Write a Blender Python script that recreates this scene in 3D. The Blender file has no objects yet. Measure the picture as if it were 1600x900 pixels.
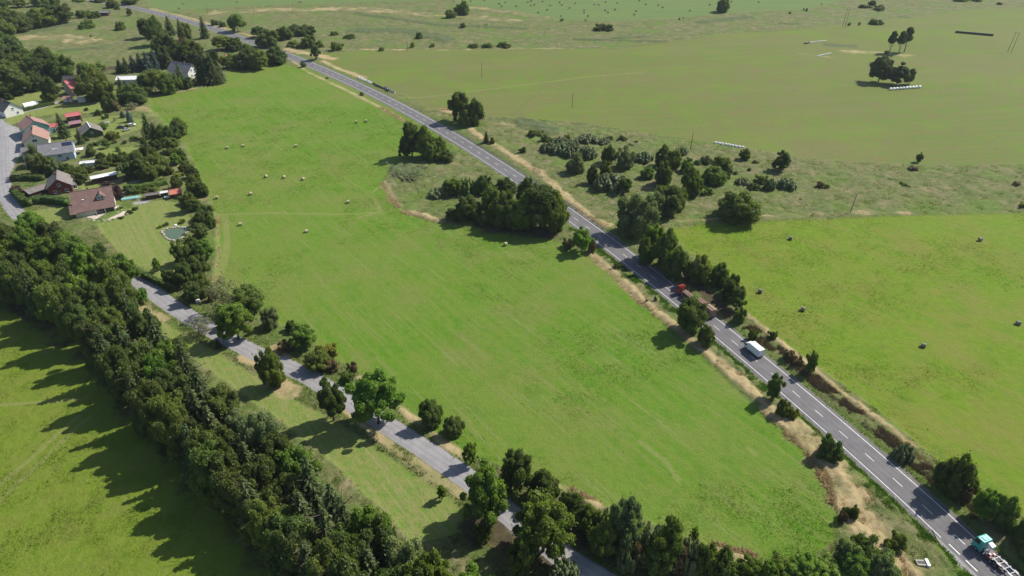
import bpy, math, random
import numpy as np
from mathutils import Vector, Matrix

scene = bpy.context.scene
C = scene.collection
PI = math.pi
R_ = math.radians

# ------------------------------------------------------------------ camera, light, exposure
CAMH, PITCH, FPX = 133.0, R_(32.4), 1067.0
cam_d = bpy.data.cameras.new('camera'); cam = bpy.data.objects.new('camera', cam_d); C.objects.link(cam)
cam.location = (0, 0, CAMH); cam.rotation_euler = (R_(90) - PITCH, 0, 0)
cam_d.sensor_width = 36.0; cam_d.lens = FPX / 1600 * 36.0
cam_d.clip_start = 0.5; cam_d.clip_end = 20000
scene.camera = cam

SUN_AZ, SUN_EL = R_(29), R_(45)          # azimuth counter-clockwise from +X
world = bpy.data.worlds.new("World"); scene.world = world; world.use_nodes = True
wn = world.node_tree; bg = wn.nodes['Background']
sky = wn.nodes.new('ShaderNodeTexSky'); sky.sky_type = 'NISHITA'; sky.sun_disc = False
sky.sun_elevation = SUN_EL; sky.sun_rotation = PI/2 - SUN_AZ
sky.air_density = 1.0; sky.dust_density = 1.0; sky.ozone_density = 1.0
wn.links.new(sky.outputs[0], bg.inputs[0]); bg.inputs[1].default_value = 0.10
sun_d = bpy.data.lights.new('sun', 'SUN'); sun = bpy.data.objects.new('sun', sun_d); C.objects.link(sun)
sun_d.energy = 4.9; sun_d.angle = R_(0.5); sun_d.color = (1.0, 0.94, 0.83)
sdir = Vector((math.cos(SUN_AZ)*math.cos(SUN_EL), math.sin(SUN_AZ)*math.cos(SUN_EL), math.sin(SUN_EL)))
sun.rotation_euler = (-sdir).to_track_quat('-Z', 'Y').to_euler(); sun.location = (300, 300, 400)
vs = scene.view_settings
vs.view_transform = 'Standard'; vs.look = 'None'; vs.exposure = 0.52; vs.gamma = 1.0; vs.use_curve_mapping = False
try:
    scene.cycles.max_bounces = 6; scene.cycles.diffuse_bounces = 3; scene.cycles.transmission_bounces = 3
    scene.cycles.volume_bounces = 0; scene.cycles.transparent_max_bounces = 4
    scene.cycles.caustics_reflective = False; scene.cycles.caustics_refractive = False
except Exception: pass

# ------------------------------------------------------------------ survey: photo point -> point on a level plane
def gp(u, v, z=0.0):
    x = (u-800)/FPX; y = -(v-450)/FPX
    d = (x, math.cos(PITCH)+y*math.sin(PITCH), -math.sin(PITCH)+y*math.cos(PITCH))
    t = (z-CAMH)/d[2]
    return Vector((d[0]*t, d[1]*t, z))
def zat(v, Y):                      # height seen at row v over distance Y
    y = -(v-450)/FPX
    return CAMH + Y*(-math.sin(PITCH)+y*math.cos(PITCH))/(math.cos(PITCH)+y*math.sin(PITCH))
def mpp(Y, z=0):                    # metres per photo pixel, sideways
    return (Y*math.cos(PITCH)+(CAMH-z)*math.sin(PITCH))/FPX

# ------------------------------------------------------------------ numeric noise
def _hash(ix, iy, seed):
    h = (ix.astype(np.int64)*374761393 + iy.astype(np.int64)*668265263 + seed*1442695041) & 0xffffffff
    h = ((h ^ (h >> 13))*1274126177) & 0xffffffff
    return ((h ^ (h >> 16)) & 0xffff)/65535.0
def vnoise(x, y, s, seed=0):
    x = x/s; y = y/s
    ix = np.floor(x); iy = np.floor(y); fx = x-ix; fy = y-iy
    fx = fx*fx*(3-2*fx); fy = fy*fy*(3-2*fy)
    a = _hash(ix, iy, seed); b = _hash(ix+1, iy, seed); c = _hash(ix, iy+1, seed); d = _hash(ix+1, iy+1, seed)
    return (a*(1-fx)+b*fx)*(1-fy)+(c*(1-fx)+d*fx)*fy
def fbm(x, y, s, seed=0, o=3):
    t = 0; a = 1; n = 0
    for i in range(o):
        t = t+a*vnoise(x, y, s/2**i, seed+i*17); n += a; a *= .5
    return t/n

# ------------------------------------------------------------------ materials
def new_mat(name):
    m = bpy.data.materials.new(name); m.use_nodes = True
    nt = m.node_tree; p = nt.nodes['Principled BSDF']
    return m, nt, p
def plain(name, col, rough=.7, metal=0, spec=.3, noise=.12, scale=3.0):
    m, nt, p = new_mat(name)
    p.inputs['Roughness'].default_value = rough; p.inputs['Metallic'].default_value = metal
    p.inputs['Specular IOR Level'].default_value = spec
    n = nt.nodes.new('ShaderNodeTexNoise'); n.inputs['Scale'].default_value = scale; n.inputs['Detail'].default_value = 4
    tc = nt.nodes.new('ShaderNodeTexCoord'); nt.links.new(tc.outputs['Object'], n.inputs['Vector'])
    mr = nt.nodes.new('ShaderNodeMapRange'); mr.inputs[1].default_value = .3; mr.inputs[2].default_value = .7
    mr.inputs[3].default_value = 1-noise; mr.inputs[4].default_value = 1+noise
    nt.links.new(n.outputs['Fac'], mr.inputs[0])
    vm = nt.nodes.new('ShaderNodeVectorMath'); vm.operation = 'SCALE'; vm.inputs[0].default_value = col[:3]
    nt.links.new(mr.outputs[0], vm.inputs['Scale']); nt.links.new(vm.outputs[0], p.inputs['Base Color'])
    return m
def tile_mat(name, col, dark=.65, sx=.35):
    """roof tiles: courses running along local X, drawn from UV-free object coordinates"""
    m, nt, p = new_mat(name); p.inputs['Roughness'].default_value = .75
    tc = nt.nodes.new('ShaderNodeTexCoord')
    b = nt.nodes.new('ShaderNodeTexBrick'); b.inputs['Scale'].default_value = 1.0
    b.inputs['Brick Width'].default_value = .3; b.inputs['Row Height'].default_value = sx; b.inputs['Mortar Size'].default_value = .03
    b.inputs['Color1'].default_value = (*col, 1); b.inputs['Color2'].default_value = (*[c*.82 for c in col], 1)
    b.inputs['Mortar'].default_value = (*[c*dark for c in col], 1)
    nt.links.new(tc.outputs['Object'], b.inputs['Vector'])
    n = nt.nodes.new('ShaderNodeTexNoise'); n.inputs['Scale'].default_value = .6; n.inputs['Detail'].default_value = 5
    nt.links.new(tc.outputs['Object'], n.inputs['Vector'])
    mr = nt.nodes.new('ShaderNodeMapRange'); mr.inputs[1].default_value = .3; mr.inputs[2].default_value = .7
    mr.inputs[3].default_value = .78; mr.inputs[4].default_value = 1.15; nt.links.new(n.outputs['Fac'], mr.inputs[0])
    vm = nt.nodes.new('ShaderNodeVectorMath'); vm.operation = 'SCALE'
    nt.links.new(b.outputs['Color'], vm.inputs[0]); nt.links.new(mr.outputs[0], vm.inputs['Scale'])
    nt.links.new(vm.outputs[0], p.inputs['Base Color'])
    return m
def leaf_mat(name, c1, c2, trans=.3, var=.22, tcol=None):
    """foliage: leaf-to-leaf tint from the mesh attribute, crown-to-crown tint from the object"""
    m, nt, p = new_mat(name); L = nt.links
    at = nt.nodes.new('ShaderNodeAttribute'); at.attribute_name = 'tint'
    oi = nt.nodes.new('ShaderNodeObjectInfo')
    mix = nt.nodes.new('ShaderNodeMixRGB'); mix.inputs[1].default_value = (*c1, 1); mix.inputs[2].default_value = (*c2, 1)
    L.new(at.outputs['Fac'], mix.inputs[0])
    hs = nt.nodes.new('ShaderNodeHueSaturation'); L.new(mix.outputs[0], hs.inputs['Color'])
    mr = nt.nodes.new('ShaderNodeMapRange'); mr.inputs[3].default_value = 1-var; mr.inputs[4].default_value = 1+var
    L.new(oi.outputs['Random'], mr.inputs[0]); L.new(mr.outputs[0], hs.inputs['Value'])
    m2 = nt.nodes.new('ShaderNodeMath'); m2.operation = 'MULTIPLY'; m2.inputs[1].default_value = 7.31; L.new(oi.outputs['Random'], m2.inputs[0])
    m3 = nt.nodes.new('ShaderNodeMath'); m3.operation = 'FRACT'; L.new(m2.outputs[0], m3.inputs[0])
    mh = nt.nodes.new('ShaderNodeMapRange'); mh.inputs[3].default_value = .485; mh.inputs[4].default_value = .52
    L.new(m3.outputs[0], mh.inputs[0]); L.new(mh.outputs[0], hs.inputs['Hue'])
    L.new(hs.outputs[0], p.inputs['Base Color']); p.inputs['Roughness'].default_value = .55; p.inputs['Specular IOR Level'].default_value = .25
    tr = nt.nodes.new('ShaderNodeBsdfTranslucent')
    tm = nt.nodes.new('ShaderNodeMixRGB'); tm.blend_type = 'MULTIPLY'; tm.inputs[0].default_value = 1; tm.inputs[2].default_value = (1.05, 1.0, .85, 1) if 'straw' in name or 'reed' in name else (1.3, 1.5, .5, 1)
    L.new(hs.outputs[0], tm.inputs[1]); L.new(tm.outputs[0], tr.inputs['Color'])
    ms = nt.nodes.new('ShaderNodeMixShader'); ms.inputs[0].default_value = trans
    L.new(p.outputs[0], ms.inputs[1]); L.new(tr.outputs[0], ms.inputs[2]); L.new(ms.outputs[0], nt.nodes['Material Output'].inputs['Surface'])
    return m

M = {}
M['leaf_dark']   = leaf_mat('leaf_dark',   (.066, .098, .024), (.138, .172, .046), trans=.42)
M['leaf_mid']    = leaf_mat('leaf_mid',    (.092, .136, .026), (.185, .225, .054), trans=.42)
M['leaf_light']  = leaf_mat('leaf_light',  (.105, .180, .024), (.205, .290, .052), trans=.45)
M['leaf_yellow'] = leaf_mat('leaf_yellow', (.120, .150, .020), (.280, .260, .040), var=.12)
M['leaf_willow'] = leaf_mat('leaf_willow', (.120, .160, .066), (.225, .262, .120), trans=.4, var=.15)
M['leaf_grey']   = leaf_mat('leaf_grey',   (.11, .12, .06), (.22, .22, .13), trans=.3, var=.15)
M['leaf_spruce'] = leaf_mat('leaf_spruce', (.046, .070, .024), (.108, .138, .044), trans=.28)
M['leaf_blue']   = leaf_mat('leaf_blue',   (.045, .075, .060), (.095, .140, .110), trans=.15)
M['leaf_purple'] = leaf_mat('leaf_purple', (.060, .028, .034), (.120, .065, .065), trans=.15, var=.15)
M['leaf_brown']  = leaf_mat('leaf_brown',  (.100, .070, .030), (.200, .150, .070), trans=.2, var=.15)
M['leaf_hedge']  = leaf_mat('leaf_hedge',  (.050, .090, .016), (.095, .150, .030), trans=.2, var=.1)
M['bark']  = plain('bark', (.085, .065, .045), .9, noise=.35, scale=4)
M['pale_bark'] = plain('pale_bark', (.30, .28, .24), .9, noise=.35, scale=4)

# ------------------------------------------------------------------ mesh helpers
class MB:
    """collects boxes, bars, tubes and prisms; build() links them as one mesh object"""
    def __init__(s): s.v = []; s.f = []; s.m = []
    def add(s, verts, faces, mi=0):
        o = len(s.v); s.v += [tuple(p) for p in verts]; s.f += [tuple(i+o for i in f) for f in faces]; s.m += [mi]*len(faces)
    def box(s, c, d, mi=0, rz=0, ch=0.0):
        """box centre c, size d; ch = chamfer of the vertical edges and top"""
        x, y, z = d[0]/2, d[1]/2, d[2]/2
        if ch <= 0:
            P = [(-x,-y,-z),(x,-y,-z),(x,y,-z),(-x,y,-z),(-x,-y,z),(x,-y,z),(x,y,z),(-x,y,z)]
            F = [(3,2,1,0),(4,5,6,7),(0,1,5,4),(1,2,6,5),(2,3,7,6),(3,0,4,7)]
        else:
            def ring(ix, zz, k):
                a, b = x-ix, y-ix
                return [(-a+k,-b,zz),(a-k,-b,zz),(a,-b+k,zz),(a,b-k,zz),(a-k,b,zz),(-a+k,b,zz),(-a,b-k,zz),(-a,-b+k,zz)]
            P = ring(0,-z,ch)+ring(0,z-ch,ch)+ring(ch,z,ch)
            F = [tuple(range(7,-1,-1)), tuple(range(16,24))]
            for r in (0, 8):
                for i in range(8):
                    j = (i+1) % 8; F.append((r+i, r+j, r+8+j, r+8+i))
        cs, sn = math.cos(rz), math.sin(rz)
        s.add([(c[0]+p[0]*cs-p[1]*sn, c[1]+p[0]*sn+p[1]*cs, c[2]+p[2]) for p in P], F, mi)
    def tube(s, a, b, r0, r1=None, n=8, mi=0, cap=True):
        r1 = r0 if r1 is None else r1
        a = Vector(a); b = Vector(b); d = (b-a).normalized()
        u = d.orthogonal().normalized(); w = d.cross(u)
        P = [a+(u*math.cos(2*PI*i/n)+w*math.sin(2*PI*i/n))*r0 for i in range(n)]+[b+(u*math.cos(2*PI*i/n)+w*math.sin(2*PI*i/n))*r1 for i in range(n)]
        F = [(i, (i+1) % n, n+(i+1) % n, n+i) for i in range(n)]
        if cap: F += [tuple(range(n-1,-1,-1)), tuple(range(n, 2*n))]
        s.add(P, F, mi)
    def prism(s, prof, y0, y1, mi=0):
        """profile of (x, z) points extruded along y"""
        n = len(prof)
        P = [(p[0], y0, p[1]) for p in prof]+[(p[0], y1, p[1]) for p in prof]
        F = [tuple(range(n)), tuple(range(2*n-1, n-1, -1))]+[(i, n+i, n+(i+1) % n, (i+1) % n) for i in range(n)]
        s.add(P, F, mi)
    def build(s, name, mats, parent=None, smooth=False):
        me = bpy.data.meshes.new(name); me.from_pydata(s.v, [], s.f)
        for m in (mats if isinstance(mats, (list, tuple)) else [mats]): me.materials.append(m)
        me.polygons.foreach_set('material_index', s.m)
        if smooth: me.polygons.foreach_set('use_smooth', [True]*len(s.f))
        me.update()
        o = bpy.data.objects.new(name, me); C.objects.link(o)
        if parent: o.parent = parent
        return o
def np_mesh(name, V, F, mats, tint=None, smooth=False, colors=None):
    """V (n,3), F (m,k) constant polygon size"""
    me = bpy.data.meshes.new(name); V = np.asarray(V, np.float32); F = np.asarray(F, np.int32)
    k = F.shape[1]
    me.vertices.add(len(V)); me.vertices.foreach_set('co', V.ravel())
    me.loops.add(F.size); me.loops.foreach_set('vertex_index', F.ravel())
    me.polygons.add(len(F)); me.polygons.foreach_set('loop_start', np.arange(0, F.size, k, dtype=np.int32))
    try: me.polygons.foreach_set('loop_total', np.full(len(F), k, np.int32))
    except Exception: pass
    for m in mats: me.materials.append(m)
    if smooth: me.polygons.foreach_set('use_smooth', np.ones(len(F), bool))
    me.update(calc_edges=True)
    if tint is not None:
        a = me.attributes.new('tint', 'FLOAT', 'FACE'); a.data.foreach_set('value', np.asarray(tint, np.float32))
    if colors:
        for nm, arr in colors.items():
            a = me.attributes.new(nm, 'FLOAT', 'POINT'); a.data.foreach_set('value', np.asarray(arr, np.float32))
    return me
def tag(o, label=None, cat=None, group=None, kind=None):
    if label: o['label'] = label
    if cat: o['category'] = cat
    if group: o['group'] = group
    if kind: o['kind'] = kind
    return o
def empty(name, loc, rz=0, label=None, cat=None, group=None):
    o = bpy.data.objects.new(name, None); C.objects.link(o); o.location = loc; o.rotation_euler = (0, 0, rz); o.empty_display_size = .5
    return tag(o, label, cat, group)
def copy_tree(o, parent=None):
    c = o.copy(); C.objects.link(c); c.parent = parent
    for ch in [x for x in o.children]: copy_tree(ch, c)
    return c

# ------------------------------------------------------------------ roads: centre lines on the ground
main_c = [(115.5, 66), (107.0, 90), (98.1, 115), (88.0, 140), (77.1, 165), (65.6, 190), (53.5, 215), (40.9, 240), (27.7, 265), (13.9, 290), (-0.4, 315), (-15.6, 340), (-31.4, 365), (-48.1, 390), (-65.7, 415), (-84.2, 440), (-103.5, 465), (-123.7, 490), (-144.8, 515), (-166.6, 540), (-189.4, 565), (-212.9, 590), (-237.3, 615), (-262.7, 640), (-289.2, 665), (-317.2, 690), (-347.0, 715), (-379.1, 740), (-414.3, 765), (-453.5, 790), (-500, 816), (-560, 848), (-700, 910), (-1000, 1010)]
main_c = [(124.5, 40), (136, 0), (150, -60)][::-1]+main_c
def resample(pts, step):
    P = np.array(pts, float)
    # Catmull-Rom
    out = []
    for i in range(len(P)-1):
        p0 = P[max(i-1, 0)]; p1 = P[i]; p2 = P[i+1]; p3 = P[min(i+2, len(P)-1)]
        n = max(2, int(np.linalg.norm(p2-p1)/step))
        for t in np.arange(n)/n:
            out.append(.5*((2*p1)+(-p0+p2)*t+(2*p0-5*p1+4*p2-p3)*t*t+(-p0+3*p1-3*p2+p3)*t**3))
    out.append(P[-1]); return np.array(out)
def normals2(P):
    t = np.gradient(P, axis=0); t /= np.linalg.norm(t, axis=1)[:, None]
    return t, np.stack([-t[:, 1], t[:, 0]], 1)
MAIN = resample(main_c, 3.0); MT, MN = normals2(MAIN)          # direction: away from the camera; +normal = left
MS = np.concatenate([[0], np.cumsum(np.linalg.norm(np.diff(MAIN, axis=0), axis=1))])
def on_main(Y, off=0.0):
    i = int(np.argmin(abs(MAIN[:, 1]-Y))); f = MAIN[i]+(MT[i]*(Y-MAIN[i, 1])/MT[i, 1])+MN[i]*off
    return f, math.atan2(MT[i, 1], MT[i, 0])
lane_px = [(-60, 150), (-8, 185), (3, 215), (4, 262), (12, 312), (48, 352), (110, 392), (165, 420), (215, 441), (270, 479), (330, 515), (395, 549)]
lane_c = [tuple(gp(*q)[:2]) for q in lane_px]+[(-64.5, 161.6), (-54.8, 154.6), (-29.3, 134.8), (-11.8, 120.2), (3, 105), (18, 92), (38, 80), (62, 72), (90, 70), (113, 74)]
LANE = resample(lane_c, 2.0); LT, LN = normals2(LANE)
def pl_dist(X, Y, P):
    d = np.full(X.shape, 1e9)
    for a, b in zip(P[:-1], P[1:]):
        ab = b-a; L2 = (ab**2).sum()+1e-9
        t = np.clip(((X-a[0])*ab[0]+(Y-a[1])*ab[1])/L2, 0, 1)
        d = np.minimum(d, (X-a[0]-t*ab[0])**2+(Y-a[1]-t*ab[1])**2)
    return np.sqrt(d)
def poly_sd(X, Y, P):
    """signed distance, positive inside"""
    P = np.asarray(P, float); d = pl_dist(X, Y, np.vstack([P, P[:1]]))
    ins = np.zeros(X.shape, bool)
    for a, b in zip(P, np.roll(P, -1, 0)):
        c = (a[1] > Y) != (b[1] > Y)
        with np.errstate(divide='ignore', invalid='ignore'):
            xx = (b[0]-a[0])*(Y-a[1])/(b[1]-a[1]+1e-12)+a[0]
        ins ^= c & (X < xx)
    return np.where(ins, d, -d)
def px(l): return np.array([tuple(gp(*q)[:2]) for q in l])
def sm(d, w): 
    t = np.clip(d/w*.5+.5, 0, 1); return t*t*(3-2*t)

FIELD_C = px([(458,103),(440,100),(405,105),(360,107),(352,128),(300,142),(232,152),(237,176),(262,196),(290,225),(305,262),(325,300),(337,335),(340,400),(332,440),(345,468),(420,500),(470,520),(520,560),(575,590),(632,640),(700,690),(740,715),(800,735),(850,752),(900,775),(1000,812),(1100,850),(1190,875),(1270,868),(1306,845),(1308,800),(1290,735),(1245,690),(1170,625),(1085,545),(1040,505),(985,455),(930,405),(880,378),(850,370),(795,366),(720,355),(680,346),(640,332),(612,312),(599,285),(612,262),(640,252),(690,245),(705,232),(690,215),(655,190),(610,165),(570,145),(520,125),(480,108)])
FIELD_L = px([(-260,450),(0,462),(100,520),(165,570),(215,620),(260,680),(330,750),(390,830),(440,900),(500,1010),(420,1500),(-900,1500),(-900,450)])
FIELD_R = px([(1040,358),(1120,349),(1200,345),(1300,341),(1420,337),(1620,333),(2300,330),(2300,1500),(1750,1100),(1640,840),(1590,805),(1545,770),(1500,742),(1440,700),(1390,655),(1330,610),(1270,568),(1220,530),(1165,488),(1150,460),(1110,425),(1065,385)])
FIELD_F = px([(500,85),(560,80),(700,77),(800,78),(960,76),(1040,68),(1120,54),(1250,46),(1400,29),(1500,17),(1600,11),(2400,0),(2400,262),(1600,256),(1500,259),(1400,256),(1300,252),(1240,245),(1140,226),(1000,207),(900,191),(800,184),(757,181),(715,176),(672,171),(640,152),(600,137),(545,116),(515,100)])
FIELD_T1 = px([(200,-60),(228,-4),(238,12),(262,17),(300,14),(400,9),(470,6),(600,3),(690,0),(760,-60)])
FIELD_T2 = px([(650,-60),(690,-6),(740,8),(800,16),(870,30),(960,33),(1050,29),(1170,18),(1260,14),(1312,2),(1330,-60)])
LAWNS = [px(l) for l in [
    [(150,352),(185,335),(215,320),(255,312),(290,318),(300,345),(290,395),(278,425),(262,443),(215,415),(190,400),(165,370)],
    [(20,170),(70,165),(170,160),(172,172),(165,182),(120,175),(60,182),(0,200),(0,178)],
    [(130,185),(190,180),(232,186),(228,200),(180,215),(130,205)],
    [(140,225),(180,232),(225,225),(240,235),(200,250),(160,240)],
    [(45,330),(105,320),(118,338),(75,350)],
    [(165,128),(182,130),(180,150),(160,158)],[(0,140),(70,140),(65,165),(0,172)],
    [(85,212),(118,205),(125,215),(95,222)],[(128,290),(160,285),(165,292),(130,298)],
    [(195,512),(215,478),(250,500),(330,545),(430,605),(510,650),(600,705),(710,780),(745,825),(650,850),(560,760),(430,650),(300,560)],
    ]]
YARD = px([(-60,182),(0,186),(14,194),(30,200),(38,215),(34,235),(27,250),(22,262),(14,275),(10,300),(-60,330)])
STRAW = [(px(l), w) for l, w in [
    ([(925,398),(960,430),(990,458),(1030,492),(1060,515),(1100,548),(1150,590),(1200,635),(1240,672),(1275,700),(1310,745),(1335,790),(1380,850),(1420,905)], 1.7),
    ([(1245,680),(1290,712),(1325,775),(1365,840),(1410,900)], 4.2),
    ([(458,96),(480,112),(540,140),(600,170),(640,195)], 1.0),
    ([(505,96),(530,108),(570,122)], 2.2),
    ([(728,196),(760,220),(800,244),(840,268),(890,312),(925,345),(950,352)], 2.0),
    ([(235,14),(262,20),(300,30),(350,45),(402,60)], 1.6),
    ([(1160,485),(1200,520),(1260,568),(1310,610),(1370,655),(1430,700)], 0.9),
    ([(690,170),(730,182),(760,190),(800,196)], 3.0),
    ([(599,285),(608,308),(632,330),(690,346)], 1.6),
    ([(232,152),(250,148),(300,140),(350,128)], .9),
    ([(205,166),(225,172),(238,182)], 3.4),
    ([(560,590),(640,650),(690,690),(730,715)], 1.2),
    ([(425,545),(500,600),(560,650),(640,715),(720,770)], 2.0),
    ([(390,560),(450,615)], 3.0),([(195,455),(215,480),(250,500)], 2.4),
    ([(450,78),(490,86),(520,92)], 4.0),([(480,76),(560,78),(700,78),(900,76)], 1.4),
    ([(30,60),(90,58),(140,66)], 9.0),
    ([(1320,80),(1375,82),(1415,86)], 5.0),([(1250,84),(1300,90)],1.5),
    ([(735,12),(800,20),(850,28)], 4.5),([(330,20),(420,16),(560,14),(690,24),(800,32)], 8.0),
    ([(1240,337),(1330,333),(1420,334)], 1.4),([(1060,347),(1160,340),(1240,337)],1.0),
    ([(0,425),(30,430),(45,460)],5.0),([(300,300),(320,310)],2.5),([(338,340),(342,400),(335,440)],.7),
    ([(1290,715),(1230,670),(1190,640)],1.2),([(850,750),(905,775),(930,790)],1.4),([(1120,856),(1170,872)],1.4),
    ]]
SOIL = [(px(l), w) for l, w in [
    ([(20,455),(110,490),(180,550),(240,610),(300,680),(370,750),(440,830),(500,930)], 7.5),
    ([(1060,425),(1110,465),(1150,500)], 3.0),([(760,355),(850,365)], 5.0),
    ([(760,820),(840,850),(900,820)],6.0),
    ([(150,110),(330,95)],8.0),([(800,180),(880,110),(1000,120)],.01),
    ]]
REED = [(px(l), w) for l, w in [([(620,262),(640,270)], 5.0), ([(560,48),(640,50),(700,62)], 9.0),([(560,22),(690,40),(820,45)],4.0),([(960,60),(1010,58)],3.5),
    ([(1295,70),(1330,72)], 6.0), ([(740,72),(800,73)], 2.2), ([(820,190),(860,205)], 6),([(1100,35),(1170,28)],6),([(1220,38),(1250,38)],2),([(1405,27),(1425,28)],2),
    ([(900,62),(1040,66)],2.5),([(50,52),(110,40)],8),([(100,80),(160,75)],4)]]
PAVE = [(px(l), w) for l, w in [([(128,336),(150,340),(185,322)], 1.2), ([(205,285),(230,280)], 1.0),([(0,183),(60,170),(90,160)],1.6),([(212,318),(225,316)],2.2)]]
TRACKS = [px(l) for l in [[(-40,800),(0,757),(60,705),(115,655),(135,640)],[(-30,812),(10,770),(70,715),(125,662),(142,650)],
    [(343,335),(351,345),(352,380),(347,415),(338,438)],[(348,333),(356,345),(357,385),(352,415),(342,438)],
    [(337,335),(420,333),(520,335),(600,332)],[(582,300),(600,285)],[(583,306),(595,330),(560,340)],
    [(600,157),(680,150),(760,140),(840,130),(920,120),(1010,112)],[(0,632),(60,628),(130,622)],
    [(1000,690),(1040,720),(1060,750)],[(1170,700),(1180,710)]]]

def landcover(X, Y):
    """weights of each ground cover at ground points"""
    w = {}
    n1 = fbm(X, Y, 7, 3, 3)-.5; n2 = fbm(X, Y, 2.2, 9, 2)-.5
    edge = n1*2.2+n2*1.6
    dist = np.hypot(X, Y)
    soft = .35+dist*.0012
    w['lush'] = np.maximum(sm(poly_sd(X, Y, FIELD_C)+edge*.45, soft*1.3), sm(poly_sd(X, Y, FIELD_L)+edge, 1.5))
    w['right'] = sm(poly_sd(X, Y, FIELD_R)+edge*.45, soft*1.5)
    w['far'] = sm(poly_sd(X, Y, FIELD_F)+edge*.6, soft*2)
    w['top'] = np.maximum(sm(poly_sd(X, Y, FIELD_T1), 2.5), sm(poly_sd(X, Y, FIELD_T2)+edge, 2.5))
    w['left'] = sm(poly_sd(X, Y, FIELD_L)+edge, 1.5)
    w['lawn'] = np.zeros_like(X)
    for p in LAWNS: w['lawn'] = np.maximum(w['lawn'], sm(poly_sd(X, Y, p)+edge*.5, .8))
    dm = pl_dist(X, Y, MAIN[::3])
    dl = pl_dist(X, Y, LANE)
    w['verge'] = sm(6.6-dm+edge*.8, 1.0)
    w['verge'] = np.maximum(w['verge'], sm(4.6-dl+edge, 1.0)*.8)
    w['grit'] = np.maximum(sm(5.25-dm+n2*1.2, .35), sm(3.25-dl+n2*.9, .3)*.8)
    def lines(L, seed):
        r = np.zeros_like(X); nn = fbm(X, Y, 5, seed, 3)
        for p, wd in L:
            r = np.maximum(r, sm(wd-pl_dist(X, Y, p)+(nn-.5)*wd*1.6, max(.5, wd*.35)))
        return r
    w['straw'] = lines(STRAW, 21)*np.clip(np.where((dm < 24) | ((X > 350) & (Y > 450)), 1.15, np.where(Y < 200, .7, .35))+(fbm(X, Y, 9, 66, 4)-.5)*2.6, .1, 1); w['soil'] = lines(SOIL, 33); w['reed'] = lines(REED, 45)
    w['pave'] = np.maximum(sm(poly_sd(X, Y, YARD), .4), lines(PAVE, 51))
    tr = np.zeros_like(X)
    for p in TRACKS: tr = np.maximum(tr, sm(.45+.0009*dist-pl_dist(X, Y, p)+n2*.5, .4))
    w['track'] = tr*.6
    return w, dm, dl

# ------------------------------------------------------------------ ground sheet
def build_ground():
    ys = [-2500, -800, -300, -100, 0, 40, 60]; y = 68.0
    while y < 860: ys.append(y); y += .36+(y-68)*.0021
    ys += [900, 950, 1020, 1150, 1400, 1800, 2600, 4000, 7000]
    ss = np.concatenate([[-12, -5, -2.5, -1.5, -1.1], np.arange(-.9, .9001, .0028), [1.1, 1.5, 2.5, 5, 12]])
    ys = np.array(ys); W = np.where(ys > 0, ys+50, 50+abs(ys)*.3)
    X = np.clip(ss[None, :]*W[:, None], -11000, 11000); Y = np.repeat(ys[:, None], len(ss), 1)
    x = X.ravel(); y = Y.ravel()
    w, dm, dl = landcover(x, y)
    field = np.clip(w['lush']+w['right']+w['far']+w['top']+w['lawn'], 0, 1)
    road = np.minimum(sm(dm-6.2, 1.5), sm(dl-3.6, 1.0))
    rough = (1-field)*road*(1-w['pave'])*(.25+.75*sm(dl-12, 6))
    z = rough*(fbm(x, y, 3.2, 5, 3)*1.0-.35+vnoise(x, y, 1.1, 8)*.35)
    z = z+rough*(w['straw'] > .2)*.0
    z += rough*w['straw']*vnoise(x, y, 1.0, 77)*.45
    z += rough*w['reed']*(.5+vnoise(x, y, 1.3, 78)*.6)
    z += field*(fbm(x, y, 1.5, 11, 2)-.5)*.10*(y > 60)+field*(fbm(x, y, 45, 12, 2)-.5)*.5*road
    z = np.where(y > 870, 0, z); z -= .06+.0*y
    z = np.minimum(z, np.where((dm < 6) | (dl < 3.6), -.05, 9))
    # drainage ditch beyond the left verge of the main road
    n, m = X.shape
    idx = np.arange(n*m).reshape(n, m)
    F = np.stack([idx[:-1, :-1], idx[:-1, 1:], idx[1:, 1:], idx[1:, :-1]], -1).reshape(-1, 4)
    me = np_mesh('ground', np.stack([x, y, z], 1), F, [ground_mat()], smooth=True, colors={k: v for k, v in w.items()})
    o = bpy.data.objects.new('ground', me); C.objects.link(o); tag(o, kind='structure')

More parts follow.
